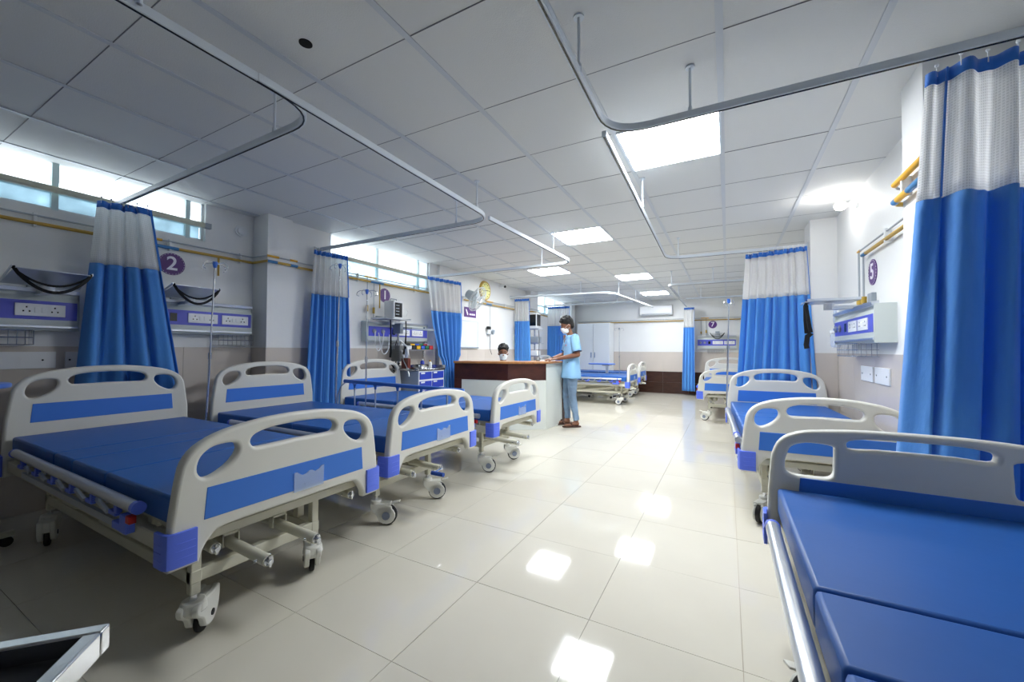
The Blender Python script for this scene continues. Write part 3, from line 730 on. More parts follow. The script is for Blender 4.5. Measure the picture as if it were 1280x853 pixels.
for a in range(5):
    c_, s_ = math.cos(a*1.2566), math.sin(a*1.2566); MB().tube([(0, 0, .10), (c_*.24, s_*.24, .06)], .012, 8).ell((c_*.24, s_*.24, .035), (.03, .03, .035), 10, 6).build('leg', grey_m, t)

# ------------------------------------------------------------------ wall service units
def basket(parent, y0, y1, z0, z1, d0=.02, d1=.14):
    m = MB()
    r_ = .0028
    for z in (z0, (z0+z1)/2, z1): m.tube([(d0, y0, z), (d1, y0+.006, z), (d1, y1-.006, z), (d0, y1, z), (d0, y0, z)], r_, 5, caps=False)
    n = int((y1-y0)/.035)
    for i in range(n+1):
        y = y0+(y1-y0)*i/n; m.tube([(d1, y, z1), (d1, y, z0), (d0, y, z0)], r_*.8, 5)
    for i in range(4): m.tube([(d0+.03*i+.01, y0, z1), (d0+.03*i+.01, y0, z0), (d0+.03*i+.01, y1, z0), (d0+.03*i+.01, y1, z1)], r_*.8, 5)
    o = m.build('wire_basket', steel_m, parent); o['kind'] = 'stuff'; return o
def socket_plate(parent, y, z, w=.235, h=.085, x=.122):
    p = MB().b2((x, y, z-h/2), (x+.007, y+w, z+h/2)).build('socket_plate', white_m, parent, .002)
    for cy in (.22, .78):
        yy = y+w*cy
        for dy, dz in ((0, .018), (-.014, -.010), (.014, -.010)):
            MB().b2((x+.006, yy+dy-.004, z+dz-.005), (x+.0078, yy+dy+.004, z+dz+.005)).build('pin_hole', dark_m, p)
    for cy in (.42, .56): MB().b2((x+.006, y+w*cy-.011, z-.018), (x+.011, y+w*cy+.011, z+.018)).build('switch', white_m, p, .001)
    return p
def service_unit(label, loc, rz, Wd, plates, z0=0, outlets=(), basket_y=None, port=None, H=.30):
    t = thing('bed_service_unit', label, 'wall unit', loc, rz, 'bed head service units on the walls')
    prof = [(0, 0), (.095, 0), (.115, .03), (.12, .075), (.12, .225), (.10, .262), (.105, .30), (0, .30)]
    k = H/.30
    MB().prism([(a, b*k) for a, b in prof], 0, Wd, lambda a, b, h: (a, h, b)).build('housing', console_m, t, .003)
    MB().b2((.118, .01, .082*k), (.1225, Wd-.01, .222*k)).build('blue_strip', violet_m, t)
    MB().prism([(.09, .285*k), (.13, .285*k), (.135, .315*k), (.09, .32*k)], 0, Wd, lambda a, b, h: (a, h, b)).build('top_rail', alu_m, t, .002)
    MB().b2((.0, -.004, 0), (.12, -.001, .30*k)).build('end_cover', console_m, t); MB().b2((.0, Wd+.001, 0), (.12, Wd+.004, .30*k)).build('end_cover', console_m, t)
    MB().b2((.115, 0, .02), (.126, Wd, .034)).build('lower_rail', alu_m, t)
    for y in plates: socket_plate(t, y, .152*k)
    for y in outlets:
        o = MB().cyl((.118, y, .152*k), (.135, y, .152*k), .03, 18).build('gas_outlet', hub_m, t); MB().cyl((.133, y, .152*k), (.145, y, .152*k), .012, 12).build('nozzle', chrome_m, o)
    if port: MB().b2((.12, port, .152*k-.035), (.125, port+.05, .152*k+.035)).build('data_port', dark_m, t)
    if basket_y: basket(t, basket_y[0], basket_y[1], -.10, 0)
    return t
def strap_mesh(pts, w=.028, wd=(.25, -.1, .95)):
    # ribbon: width runs along wd made square to the path
    m = MB(); pts = [Vector(p) for p in pts]; vs = []; wd = Vector(wd)
    for i, p in enumerate(pts):
        t_ = (pts[min(i+1, len(pts)-1)]-pts[max(i-1, 0)]).normalized(); a = wd - t_*wd.dot(t_)
        if a.length < .25: a = Vector((wd.z, wd.x, wd.y)) - t_*t_.dot(Vector((wd.z, wd.x, wd.y)))
        a.normalize(); b = t_.cross(a)
        vs += [p+a*w/2+b*.0015, p-a*w/2+b*.0015, p-a*w/2-b*.0015, p+a*w/2-b*.0015]
    n = len(pts); fs = [(i*4+j, i*4+(j+1) % 4, i*4+4+(j+1) % 4, i*4+4+j) for i in range(n-1) for j in range(4)] + [(3, 2, 1, 0), tuple(n*4-4+j for j in range(4))]
    return m.add(vs, fs)
def monitor_tray(label, loc, rz, arm=.22, straps=True, w=.36, d=.28, tilt=0.0):
    """tray on an arm: origin on the wall, x outward"""
    t = thing('monitor_tray', label, 'monitor tray', loc, rz, 'grey monitor trays above the wall units')
    MB().b2((0, -.05, -.10), (.03, .05, .06)).build('wall_mount', grey_m, t, .003)
    MB().b2((.02, -.03, -.06), (arm+.02, .03, -.03)).build('arm', alu_m, t, .004)
    MB().cyl((arm, 0, -.06), (arm, 0, -.008), .035, 16).build('swivel', white_m, t)
    tr = MB().prism([(arm-d/2, -w/2), (arm+d/2, -w/2+.02), (arm+d/2, w/2-.02), (arm-d/2, w/2)], 0, .006, lambda a, b, h: (a, b, h+(a-arm+d/2)*tilt)).build('tray', alu_m, t, .002)
    for y in (-w/2+.004, w/2-.008): MB().b2((arm-d/2, y, .004), (arm+d/2-.01, y+.004, .022)).xf(Matrix(((1, 0, 0, 0), (0, 1, 0, 0), (tilt, 0, 1, -(arm-d/2)*tilt), (0, 0, 0, 1)))).build('tray_lip', alu_m, tr)
    if straps:
        xx = arm+d/2-.02; zt_ = d*tilt
        n = 14
        pts = [(xx+.01, -w/2+.01+(w-.02)*i/n, zt_+.01-.15*math.sin(PI*i/n)**.8) for i in range(n+1)]
        strap_mesh(pts, .020).build('strap', black_m, t)
        pts = [(xx, -w/2+.01+(w-.02)*i/n, zt_+.005-.10*math.sin(PI*i/n)**.8) for i in range(n+1)]
        strap_mesh(pts, .014).build('strap', black_m, t)
    return t
service_unit('pale wall service unit at the left edge of the photo, above the nearest left bed', (XLN, .10, 1.29), 0, .97, (.25, .665), basket_y=(.45, .75), port=None, H=.28)
service_unit('pale wall service unit below the number 2 disc', (XLN, 1.42, 1.30), 0, .875, (.33, .60), basket_y=(.57, .88), port=.20, outlets=(.08,), H=.28)
service_unit('pale wall service unit below the number 1 disc and its small monitor', (XLF, 3.60, 1.265), 0, 1.15, (.52, .80), basket_y=(.33, .62), port=.42, outlets=(.10, .25), H=.27)
service_unit('large pale wall service unit below the number 5 disc on the right wall', (XR, 4.68, 1.225), PI, 1.12, (.50, .77), basket_y=(.18, .82), port=.36, outlets=(.08, .22), H=.27)
service_unit('small wall service unit far away below the number 7 disc', (-.69, YB, 1.20), -PI/2, .89, (.36, .62), basket_y=(.25, .6), port=.26, outlets=(.08, .18), H=.33)
service_unit('wall service unit half hidden behind the curtain by the seated person', (XLF, 7.75, 1.22), 0, .55, (.25,), H=.28)
monitor_tray('grey monitor tray with hanging black strap at the left edge of the photo', (XLN, .885, 1.60), 0, .25, w=.38, tilt=.28)
monitor_tray('grey monitor tray with hanging black strap under the number 2 disc', (XLN, 1.71, 1.61), 0, .25, w=.36, tilt=.28)
monitor_tray('grey monitor tray carrying the white monitor under the number 1 disc', (XLF, 3.88, 1.555), 0, .25, w=.46, straps=False)
t = monitor_tray('grey monitor tray seen edge-on, black strap hanging, beside the number 5 wall unit', (XR, 4.02, 1.555), PI, .28, straps=False, w=.30, d=.34)
strap_mesh([(.36, .0, .012), (.425, -.0, .010), (.43, -.0, -.02), (.43, -.0, -.14), (.425, -.0, -.24), (.40, -.0, -.25), (.425, .02, -.27), (.435, .03, -.34), (.43, .03, -.37)], .04, (.9, .4, 0)).build('strap', black_m, t)
strap_mesh([(.38, .05, .010), (.432, .045, .006), (.435, .045, -.03), (.41, .03, -.2), (.40, .01, -.24)], .03, (.9, .4, 0)).build('strap', black_m, t)
t = monitor_tray('small far monitor tray with black strap under the number 7 disc', (-.22, YB, 1.60), -PI/2, .2, w=.34)
# monitor on tray
t = thing('patient_monitor', 'white patient monitor with dark screen standing on the wall tray under number 1', 'monitor', (-3.93, 3.93, 1.564))
MB().b2((-.09, -.085, 0), (.09, .085, .25)).build('case', white_m, t, .012); MB().b2((.088, -.065, .03), (.094, .065, .22)).build('screen', dark_m, t)
for z in (.06, .10, .14, .18): MB().b2((.093, -.05, z), (.096, .01, z+.012)).build('screen_trace', grey_m, t)
MB().tube([(0, -.06, .25), (0, -.05, .275), (0, .05, .275), (0, .06, .25)], .007, 8).build('handle', grey_m, t)
MB().tube([(.06, .09, .12), (.08, .14, .16), (.08, .19, .12), (.08, .16, .05), (.08, .10, .06)], .004, 6).build('sensor_cable', white_m, t)
for k, (dy, ln_) in enumerate(((-.10, .42), (.10, .38))):
    o = strap_mesh([(-3.84, 3.93+dy*1.4, 1.55), (-3.835, 3.93+dy*1.4, 1.4), (-3.84, 3.93+dy*1.3, 1.55-ln_), (-3.86, 3.93+dy*1.2, 1.53-ln_-.05)], .03).build('hanging_strap', black_m)
    tag(o, ['long black strap hanging from the left end of the monitor\'s tray', 'long black strap hanging from the right end of the monitor\'s tray'][k], 'strap')
# suction jar on right wall
for lab, pts in (('pale looped cable hanging below the number 1 wall unit', [(.14, .16, .12), (.16, .18, -.06), (.15, .24, -.16), (.14, .33, -.10), (.13, .36, .10)]),
                 ('dark cable hanging down the tiles below the number 1 wall unit', [(.14, .50, .05), (.13, .46, -.10), (.12, .52, -.22), (.06, .50, -.36), (.05, .56, -.42)]),
                 ('thin white tube looped beside the gas outlets of the number 1 wall unit', [(.14, .10, .13), (.17, .08, -.02), (.16, .14, -.12), (.15, .22, -.02), (.14, .25, .12)])):
    o = MB().tube(smooth_loop(pts, 5, False), .006, 8).build('cable', black_m if 'dark' in lab else white_m, None, loc=(XLF, 3.60, 1.265)); tag(o, lab, 'cable')
t = thing('suction_jar', 'clear flowmeter and suction jar on the right wall below the grey tray', 'medical jar', (.92, 4.86, 1.20))
MB().loft([(0, 0, 0, .035, .035), (0, 0, .02, .042, .042), (0, 0, .12, .042, .042), (0, 0, .14, .03, .03)], 18).build('jar', clear_m, t); MB().cyl((0, 0, .14), (0, 0, .165), .045, 18).build('lid', white_m, t)
MB().cyl((0, 0, .165), (0, 0, .21), .012, 10).cyl((0, 0, .20), (.08, -.03, .20), .009, 8).build('valve', chrome_m, t); MB().cyl((0, 0, .22), (0, 0, .36), .016, 12).build('flow_tube', clear_m, t)

# ------------------------------------------------------------------ number discs and signs
def disc(label, ch, loc, rz, r, sz):
    t = thing('number_disc', label, 'sign', loc, rz, 'round purple bed number discs')
    MB().cyl((0, 0, 0), (.006, 0, 0), r, 40).build('disc', purple_m, t)
    m = MB(); n = 48
    for k in range(0, n, 2):
        a, b = 2*PI*k/n, 2*PI*(k+1)/n; rr = r*.93
        m.tube([(.0065, rr*math.cos(a), rr*math.sin(a)), (.0065, rr*math.cos(b), rr*math.sin(b))], .0012, 5)
    o = m.build('dashed_ring', signw_m, t); o['kind'] = 'stuff'
    me = text_mesh(ch, sz, signw_m); me.transform(Matrix(((0, 0, 1, .008), (1, 0, 0, 0), (0, 1, 0, 0), (0, 0, 0, 1))))
    put('numeral', me, t)
disc('round purple disc with white number 2, on the left wall by the nearest curtain', '2', (XLN, 1.67, 1.92), 0, .098, .17)
disc('round purple disc with white number 1, on the left wall above the monitor', '1', (XLF, 3.99, 1.91), 0, .098, .17)
disc('round purple disc with white number 5, on the right wall', '5', (XR, 4.04, 1.78), PI, .10, .17)
disc('small distant purple disc with white number 7, on the back wall', '7', (-.33, YB, 1.84), -PI/2, .10, .17)
t = thing('wall_sign', 'purple wall sign with white markings half hidden behind the fan', 'sign', (XLF, 6.07, 1.85))
MB().b2((0, -.19, -.09), (.006, .19, .09)).build('sign_plate', purple_m, t)
MB().prism([(-.15, .05), (-.12, .05), (-.07, -.03), (-.08, -.06), (-.10, -.05)], .006, .008, lambda a, b, h: (h, a, b)).build('sign_mark', signw_m, t)
for k in range(5): MB().b2((.006, -.03+k*.038, -.05), (.008, -.002+k*.038, -.02)).build('sign_mark', signw_m, t)
t = thing('whiteboard', 'white notice board on the left wall under the purple sign', 'board', (XLF, 5.98, 1.45))
MB().b2((0, -.32, -.235), (.015, .32, .235)).build('board', board_m, t); MB().b2((0, -.33, -.26), (.04, .33, -.235)).build('pen_ledge', grey_m, t)
for a, b in (((-.33, .235), (.33, .245)), ((-.33, -.235), (-.32, .235)), ((.32, -.235), (.33, .235))): MB().b2((0, a[0], a[1]), (.02, b[0], b[1])).build('edge_strip', alu_m, t)
t = thing('wall_clock', 'round gold-rimmed clock with pale yellow face on the left wall', 'clock', (XLF, 6.56, 2.315))
MB().cyl((0, 0, 0), (.03, 0, 0), .195, 40, .18).build('rim', clock_m, t); MB().cyl((.028, 0, 0), (.033, 0, 0), .155, 36).build('face', clockf_m, t)
for k in range(12):
    a = k*PI/6; MB().b2((.033, -.005, .115), (.036, .005, .14)).xf(Matrix.Rotation(a, 4, 'X')).build('hour_mark', dark_m, t)
MB().b2((.034, -.004, -.01), (.037, .004, .09)).xf(Matrix.Rotation(-1.5, 4, 'X')).build('hour_hand', dark_m, t)
MB().b2((.037, -.003, -.01), (.040, .003, .12)).xf(Matrix.Rotation(1.7, 4, 'X')).build('minute_hand', dark_m, t)
t = thing('security_camera', 'small dark-lensed security camera near the ceiling beyond the clock', 'camera', (XLF, 7.15, 2.49))
MB().b2((0, -.03, -.03), (.02, .03, .04)).cyl((.02, 0, 0), (.08, 0, 0), .01, 8).build('bracket', white_m, t); o = MB().cyl((.06, -.02, 0), (.16, -.06, -.03), .03, 14).build('body', white_m, t); MB().cyl((.158, -.059, -.03), (.166, -.062, -.032), .026, 14).build('lens', dark_m, o)
# wall fan
t = thing('wall_fan', 'grey wall-mounted fan with round wire cage, left of the clock', 'fan', (XLF, 5.55, 1.98))
MB().b2((0, -.05, -.17), (.03, .05, .12)).build('wall_bracket', white_m, t, .005); MB().tube([(.02, 0, -.05), (.16, .0, -.03), (.20, .02, .08)], .022, 10).build('neck', white_m, t)
nv = Vector((.80, .10, -.46)).normalized(); cc = Vector((.36, .22, .06)); Rq = Vector((0, 0, 1)).rotation_difference(nv).to_matrix().to_4x4()
Mx = Matrix.Translation(cc) @ Rq
MB().loft([(0, 0, -.24, .04, .04), (0, 0, -.22, .075, .075), (0, 0, -.10, .09, .09), (0, 0, -.06, .07, .07)], 20).xf(Mx).build('motor_housing', mat('fan_grey', (.72, .77, .80), .4), t)
cg = MB(); R_ = .225
for zz, rr in ((-.055, .16), (-.03, .21), (0, R_), (.03, .21), (.055, .16), (.065, .09)):
    cg.tube([(rr*math.cos(a), rr*math.sin(a), zz) for a in [2*PI*k/32 for k in range(33)]], .003 if zz else .007, 5, caps=False)
for k in range(40):
    a = 2*PI*k/40; cg.tube([(q*math.cos(a), q*math.sin(a), z) for q, z in ((.03, .068), (.09, .065), (.16, .055), (.21, .03), (R_, 0), (.21, -.03), (.16, -.055), (.05, -.06))], .0018, 4, caps=False)
o = cg.xf(Mx).build('cage', mat('fan_cage', (.84, .87, .88), .4), t); o['kind'] = 'stuff'
MB().cyl((0, 0, .06), (0, 0, .075), .04, 18).xf(Mx).build('badge', white_m, t)
for k in range(3):
    a = k*2*PI/3; q = MB().prism([(.02, -.02), (.08, -.07), (.17, -.06), (.19, .0), (.15, .05), (.06, .03)], -.004, .004).xf(Mx @ Matrix.Rotation(a, 4, 'Z') @ Matrix.Rotation(.35, 4, 'X')); q.build('blade', mat('fan_blade', (.78, .83, .85), .3), t)
# air conditioner
t = thing('air_conditioner', 'white split air conditioner high on the back wall', 'air conditioner', (-1.71, YB, 2.26))
MB().prism([(0, -.13), (-.17, -.13), (-.20, -.08), (-.20, .11), (-.17, .13), (0, .13)], -.42, .42, lambda a, b, h: (h, a, b)).build('body', white_m, t, .008)
MB().b2((-.38, -.203, -.07), (.38, -.198, .10)).build('front_cover', white_m, t, .003); MB().b2((-.36, -.195, -.115), (.36, -.165, -.105)).build('louvre', grey_m, t)
# cabinet
t = thing('tall_cabinet', 'tall white cabinet against the back wall, left of the brown tiles', 'cabinet', (-3.34, 11.27, 0))
MB().b2((-.47, -.24, .06), (.46, .24, 1.93)).build('carcass', cabin_m, t, .003)
for x0, x1, hx in ((-.465, -.005, -.05), (.005, .455, .05)):
    d = MB().b2((x0, -.262, .07), (x1, -.242, 1.92)).build('door', cabin_m, t, .002); MB().b2((hx-.008, -.29, .95), (hx+.008, -.262, 1.10)).build('handle', chrome_m, d)
MB().b2((-.45, -.22, 0), (.44, .22, .06)).build('plinth', grey_m, t)
# smoke detector, bulb
t = thing('smoke_detector', 'small round white detector on the left wall between window and pillar', 'detector', (XLN, 2.235, 2.365))
MB().cyl((0, 0, 0), (.012, 0, 0), .055, 24).build('base', white_m, t); MB().loft([(0, 0, 0, .04, .04), (0, 0, .015, .036, .036), (0, 0, .022, .015, .015)], 20).xf(Matrix.Translation((.012, 0, 0)) @ Matrix.Rotation(PI/2, 4, 'Y')).build('cap', white_m, t)
t = thing('wall_bulb', 'glowing bare bulb in a holder high on the right wall', 'light bulb', (XR, 4.42, 2.44))
MB().cyl((0, 0, 0), (-.02, 0, 0), .035, 18).cyl((-.02, 0, 0), (-.075, 0, 0), .018, 14).build('holder', white_m, t); MB().ell((-.118, 0, 0), (.045, .04, .04), 20, 12).build('bulb', bulb_m, t)
pl = bpy.data.lights.new('bulb_light', 'POINT'); pl.energy = BULB_W; pl.shadow_soft_size = .045; pl.color = (1, .98, .95); po = bpy.data.objects.new('bulb_light', pl); COL.objects.link(po); po.location = (XR-.22, 4.42, 2.44)

# ------------------------------------------------------------------ gas pipes
def gas_line(label, main, grey, segs, clips, loc=(0, 0, 0), r=.013):
    t = thing('gas_pipes', label, 'pipes', (main[0][0], main[0][1], main[0][2]))
    o = Vector(main[0])
    MB().tube([Vector(p)-o for p in main], r, 10).build('main_pipe', brass_m, t)
    MB().tube([Vector(p)-o for p in grey], .007, 8).build('thin_pipe', copper_m, t)
    for nm, m, a, b, rr in segs: MB().cyl(Vector(a)-o, Vector(b)-o, rr, 10).build(nm, m, t)
    for c, ax in clips:
        c = Vector(c)-o
        d = (.04, .018, .10) if ax == 'y' else (.018, .04, .10)
        MB().box(c, d).build('pipe_clip', white_m, t, .003)
    return t
xa, xb = XLN+.045, XLF+.045
gas_line('ochre and grey gas pipes along the near left wall under the strip window', [(xa, -1, 2.055), (xa, 2.33, 2.055), (-4.07, 2.34, 2.055), (-4.07, 2.66, 2.055), (xb, 2.68, 2.055), (xb, 3.2, 2.055)],
         [(xa, -1, 2.11), (xa, 2.33, 2.11), (-4.075, 2.34, 2.11), (-4.075, 2.66, 2.11), (xb, 2.68, 2.11), (xb, 3.2, 2.11)],
         [('blue_joint', pipeb_m, (xa, 1.45, 2.055), (xa, 1.70, 2.055), .0145), ('yellow_joint', yellow_m, (xa, 1.45, 2.11), (xa, 1.58, 2.11), .011), ('blue_joint', pipeb_m, (-4.07, 2.34, 2.055), (-4.07, 2.44, 2.055), .0145),
          ('blue_joint', pipeb_m, (-4.07, 2.58, 2.055), (-4.07, 2.66, 2.055), .0145), ('yellow_joint', yellow_m, (-4.075, 2.34, 2.11), (-4.075, 2.46, 2.11), .011), ('yellow_joint', yellow_m, (-4.075, 2.58, 2.11), (-4.075, 2.66, 2.11), .011),
          ('drop_pipe', brass_m, (xa, 2.02, 2.055), (xa, 2.02, 1.87), .009)], [((XLN+.03, y, 2.08), 'y') for y in (.10, .86, 1.64, 2.22)] + [((XLF+.03, 2.9, 2.08), 'y')])
gas_line('ochre and grey gas pipes along the left wall, passing disc 1 and the fan', [(xb, 3.22, 2.055), (xb, 5.08, 2.055), (xb+.05, 5.12, 2.055), (xb+.05, 5.40, 2.055), (xb, 5.44, 2.055), (xb, 8.30, 2.055), (xb+.14, 8.34, 2.055), (xb+.14, 8.78, 2.055), (xb, 8.84, 2.055), (xb, 11.0, 1.99)],
         [(xb, 3.22, 2.11), (xb, 5.08, 2.11), (xb+.05, 5.12, 2.11), (xb+.05, 5.40, 2.11), (xb, 5.44, 2.11), (xb, 8.30, 2.11), (xb+.14, 8.34, 2.11), (xb+.14, 8.78, 2.11), (xb, 8.84, 2.11), (xb, 11.0, 2.045)],
         [('yellow_joint', yellow_m, (xb, 3.60, 2.11), (xb, 3.80, 2.11), .011), ('drop_pipe', copper_m, (xb, 3.65, 2.11), (xb, 3.65, 1.55), .006), ('drop_pipe', copper_m, (xb, 3.76, 2.055), (xb, 3.76, 1.55), .006),
          ('drop_pipe', brass_m, (xb, 3.86, 2.055), (xb, 3.86, 1.72), .009), ('blue_joint', pipeb_m, (xb, 3.70, 2.055), (xb, 3.92, 2.055), .0145), ('valve', clock_m, (xb, 3.65, 1.74), (xb, 3.65, 1.66), .016), ('valve', clock_m, (xb, 3.76, 1.72), (xb, 3.76, 1.64), .016),
          ('blue_joint', pipeb_m, (xb, 6.55, 2.055), (xb, 6.75, 2.055), .0145), ('yellow_joint', yellow_m, (xb, 6.55, 2.11), (xb, 6.8, 2.11), .011), ('drop_pipe', copper_m, (xb, 6.70, 2.055), (xb, 6.70, 1.2), .006)],
         [((XLF+.03, y, 2.08), 'y') for y in (3.5, 4.55, 6.2, 7.3)])
gas_line('ochre and grey gas pipes running along the back wall', [(XLF+.2, YB-.045, 1.96), (.95, YB-.045, 1.96)], [(XLF+.2, YB-.045, 2.01), (.95, YB-.045, 2.01)],
         [('drop_pipe', copper_m, (-.60, YB-.04, 1.96), (-.60, YB-.04, 1.52), .007), ('drop_pipe', copper_m, (-.48, YB-.04, 2.01), (-.48, YB-.04, 1.52), .007), ('valve', clock_m, (-.60, YB-.04, 1.66), (-.60, YB-.04, 1.60), .018), ('valve', clock_m, (-.48, YB-.04, 1.70), (-.48, YB-.04, 1.62), .018),
          ('yellow_joint', yellow_m, (-.6, YB-.045, 2.01), (-.42, YB-.045, 2.01), .011)], [((x, YB-.03, 1.985), 'x') for x in (-2.9, -1.5, -.9)])
gas_line('ochre, yellow and blue gas pipes on the right wall above the number 5 unit', [(.785, 2.45, 1.955), (.785, 2.80, 1.955), (.81, 2.85, 1.955), (XR-.04, 2.87, 1.935), (XR-.04, 4.12, 1.935)],
         [(.785, 2.45, 2.045), (.785, 2.80, 2.045), (.81, 2.85, 2.04), (XR-.035, 2.87, 1.99), (XR-.035, 4.26, 1.99)],
         [('yellow_joint', yellow_m, (.785, 2.45, 2.045), (.785, 2.80, 2.045), .015), ('blue_joint', pipeb_m, (.785, 2.45, 1.955), (.785, 2.62, 1.955), .016), ('yellow_joint', yellow_m, (.785, 2.62, 1.955), (.785, 2.76, 1.955), .016), ('blue_joint', pipeb_m, (.785, 2.76, 1.955), (.785, 2.81, 1.955), .016),
          ('blue_joint', pipeb_m, (XR-.04, 4.05, 1.935), (XR-.04, 4.14, 1.935), .0145), ('drop_pipe', copper_m, (XR-.04, 4.12, 1.935), (XR-.04, 4.12, 1.49), .007), ('drop_pipe', yellow_m, (XR-.035, 4.22, 1.99), (XR-.035, 4.28, 1.99), .010),
          ('drop_pipe', copper_m, (XR-.035, 4.26, 1.99), (XR-.035, 4.26, 1.49), .007), ('valve', clock_m, (XR-.04, 4.12, 1.60), (XR-.04, 4.12, 1.55), .02), ('valve', clock_m, (XR-.035, 4.26, 1.60), (XR-.035, 4.26, 1.55), .02)],
         [((.80, 2.70, 2.0), 'y'), ((XR-.03, 3.6, 1.96), 'y')])
# gas outlet regulator by whiteboard
t = thing('gas_regulator', 'white gas regulator with dark valve on the left wall right of the notice board', 'regulator', (XLF+.02, 6.70, 1.52))
MB().box((.02, 0, 0), (.05, .16, .10)).build('body', white_m, t, .01); MB().box((.035, -.06, .07), (.05, .09, .06)).build('valve_block', black_m, t, .005); MB().cyl((.04, .05, 0), (.08, .06, -.01), .05, 16).build('gauge', grey_m, t)
MB().tube([(.03, -.02, -.05), (.04, -.01, -.2), (.03, 0, -.35), (.05, .03, -.45)], .005, 6).build('hose', dark_m, t)
# blank plates
def plate(label, x, y0, y1, z0, z1, s):
    t = thing('blank_plate', label, 'wall plate', (x, (y0+y1)/2, (z0+z1)/2), 0 if s > 0 else PI, 'blank white wall plates')
    w_, h_ = (y1-y0)/2, (z1-z0)/2
    MB().b2((0, -w_, -h_), (.012, w_, h_)).build('cover', white_m, t, .003)
    for q in (-.7, .7): MB().cyl((.011, q*w_, 0), (.0135, q*w_, 0), .006, 10).build('screw', dark_m, t)
plate('wide blank white wall plate above the nearest left bed, at the photo\'s left edge', XLN+.008, .55, .985, 1.02, 1.14, 1)
plate('small blank white wall plate beside the nearest left curtain', XLN+.008, 1.03, 1.19, 1.02, 1.14, 1)
plate('blank white wall plate on the right wall, the farther of two below the unit', XR-.008, 4.02, 4.32, .925, 1.045, -1)
plate('blank white wall plate on the right wall, the nearer of two below the unit', XR-.008, 3.66, 3.97, .925, 1.045, -1)

# ------------------------------------------------------------------ IV poles
def iv(label, x, y, ztop, zbot=0.0, hooks=.11, dx=0, dy=0, blue=True, rz=0):
    t = thing('iv_pole', label, 'iv pole', (x, y, zbot), rz, 'steel drip poles')
    H = ztop-zbot
    MB().tube([(0, 0, .02), (dx*.6, dy*.6, H*.6)], .0085, 10).build('lower_tube', chrome_m, t); MB().tube([(dx*.55, dy*.55, H*.55), (dx, dy, H)], .006, 10).build('upper_tube', chrome_m, t)
    MB().cyl((dx*.58, dy*.58, H*.58), (dx*.61, dy*.61, H*.61), .014, 10).build('clamp_collar', chrome_m, t)
    MB().loft([(dx, dy, H-.02, .010, .010), (dx, dy, H+.01, .018, .018), (dx, dy, H+.03, .018, .018)], 12).build('hub', mat('hub_blue', (.22, .45, .85), .4) if blue else grey_m, t)
    for k in range(4):
        a = k*PI/2+.4; c_, s_ = math.cos(a), math.sin(a)
        MB().tube([(dx+c_*q, dy+s_*q, H+z) for q, z in ((.01, .015), (hooks*.7, .02), (hooks, .0), (hooks*1.05, -.03), (hooks*.8, -.04))], .0032, 6).build('hook', chrome_m, t)
    if zbot == 0:
        for k in range(5):
            a = k*2*PI/5; c_, s_ = math.cos(a), math.sin(a)
            l = MB().tube([(0, 0, .09), (c_*.15, s_*.15, .055)], .010, 8).build('base_leg', chrome_m, t); MB().ell((c_*.15, s_*.15, .024), (.016, .016, .024), 10, 6).build('castor', tyre_m, l)
    else: MB().cyl((0, 0, -.02), (0, 0, .06), .015, 12).build('socket', frame_m, t)
iv('drip pole standing between the two nearest left beds, blue hub and hooks', -3.88, 1.73, 1.86, dx=.13, dy=-.0)
iv('tall drip pole in front of the pillar curtain, between second and third left beds', -3.74, 2.89, 2.06, dx=.06, dy=0)
iv('drip pole in front of the third left bed\'s headboard, below the number 1 disc', -3.41, 3.02, 1.78)
iv('drip pole at the head corner of the right-hand bed by the aisle', -.012, 5.03, 1.71, zbot=.45, dx=.03, hooks=.05)
iv('distant drip pole in front of the back wall, right of the cabinet', -2.35, 9.93, 1.69, blue=False)

# ------------------------------------------------------------------ over-bed tables
def overbed(label, loc, rz, ln_, zt):
    t = thing('overbed_table', label, 'over-bed table', loc, rz, 'blue-topped over-bed tables')
    MB().prism(rrect(0, 0, ln_, .38, .18, 7), zt-.03, zt).build('table_top', mat('tabletop_blue', (.36, .52, .86), .35), t, .01)
    MB().b2((.10, -.03, .1), (.16, .03, zt-.03)).build('column', alu_m, t, .003); MB().b2((.04, -.12, zt-.06), (.22, .12, zt-.03)).build('bracket', frame_m, t)
    for s in (-1, 1):
        MB().b2((-.3, s*.16-.02, .055), (.3, s*.16+.02, .085)).build('foot', frame_m, t, .003)
    MB().b2((.10, -.18, .06), (.16, .18, .10)).build('cross_foot', frame_m, t)
    for sx in (-.27, .27):
        for sy in (-.16, .16): MB().cyl((sx, sy-.012, .028), (sx, sy+.012, .028), .028, 14).build('castor', tyre_m, t)
overbed('blue-topped over-bed table beyond the nurse counter, between the two far beds', (-2.74, 9.75, 0), 0, .66, .84)
overbed('blue-topped over-bed table at the left edge of the photo beside the nearest bed', (-3.90, .40, 0), PI/2, .60, .955)

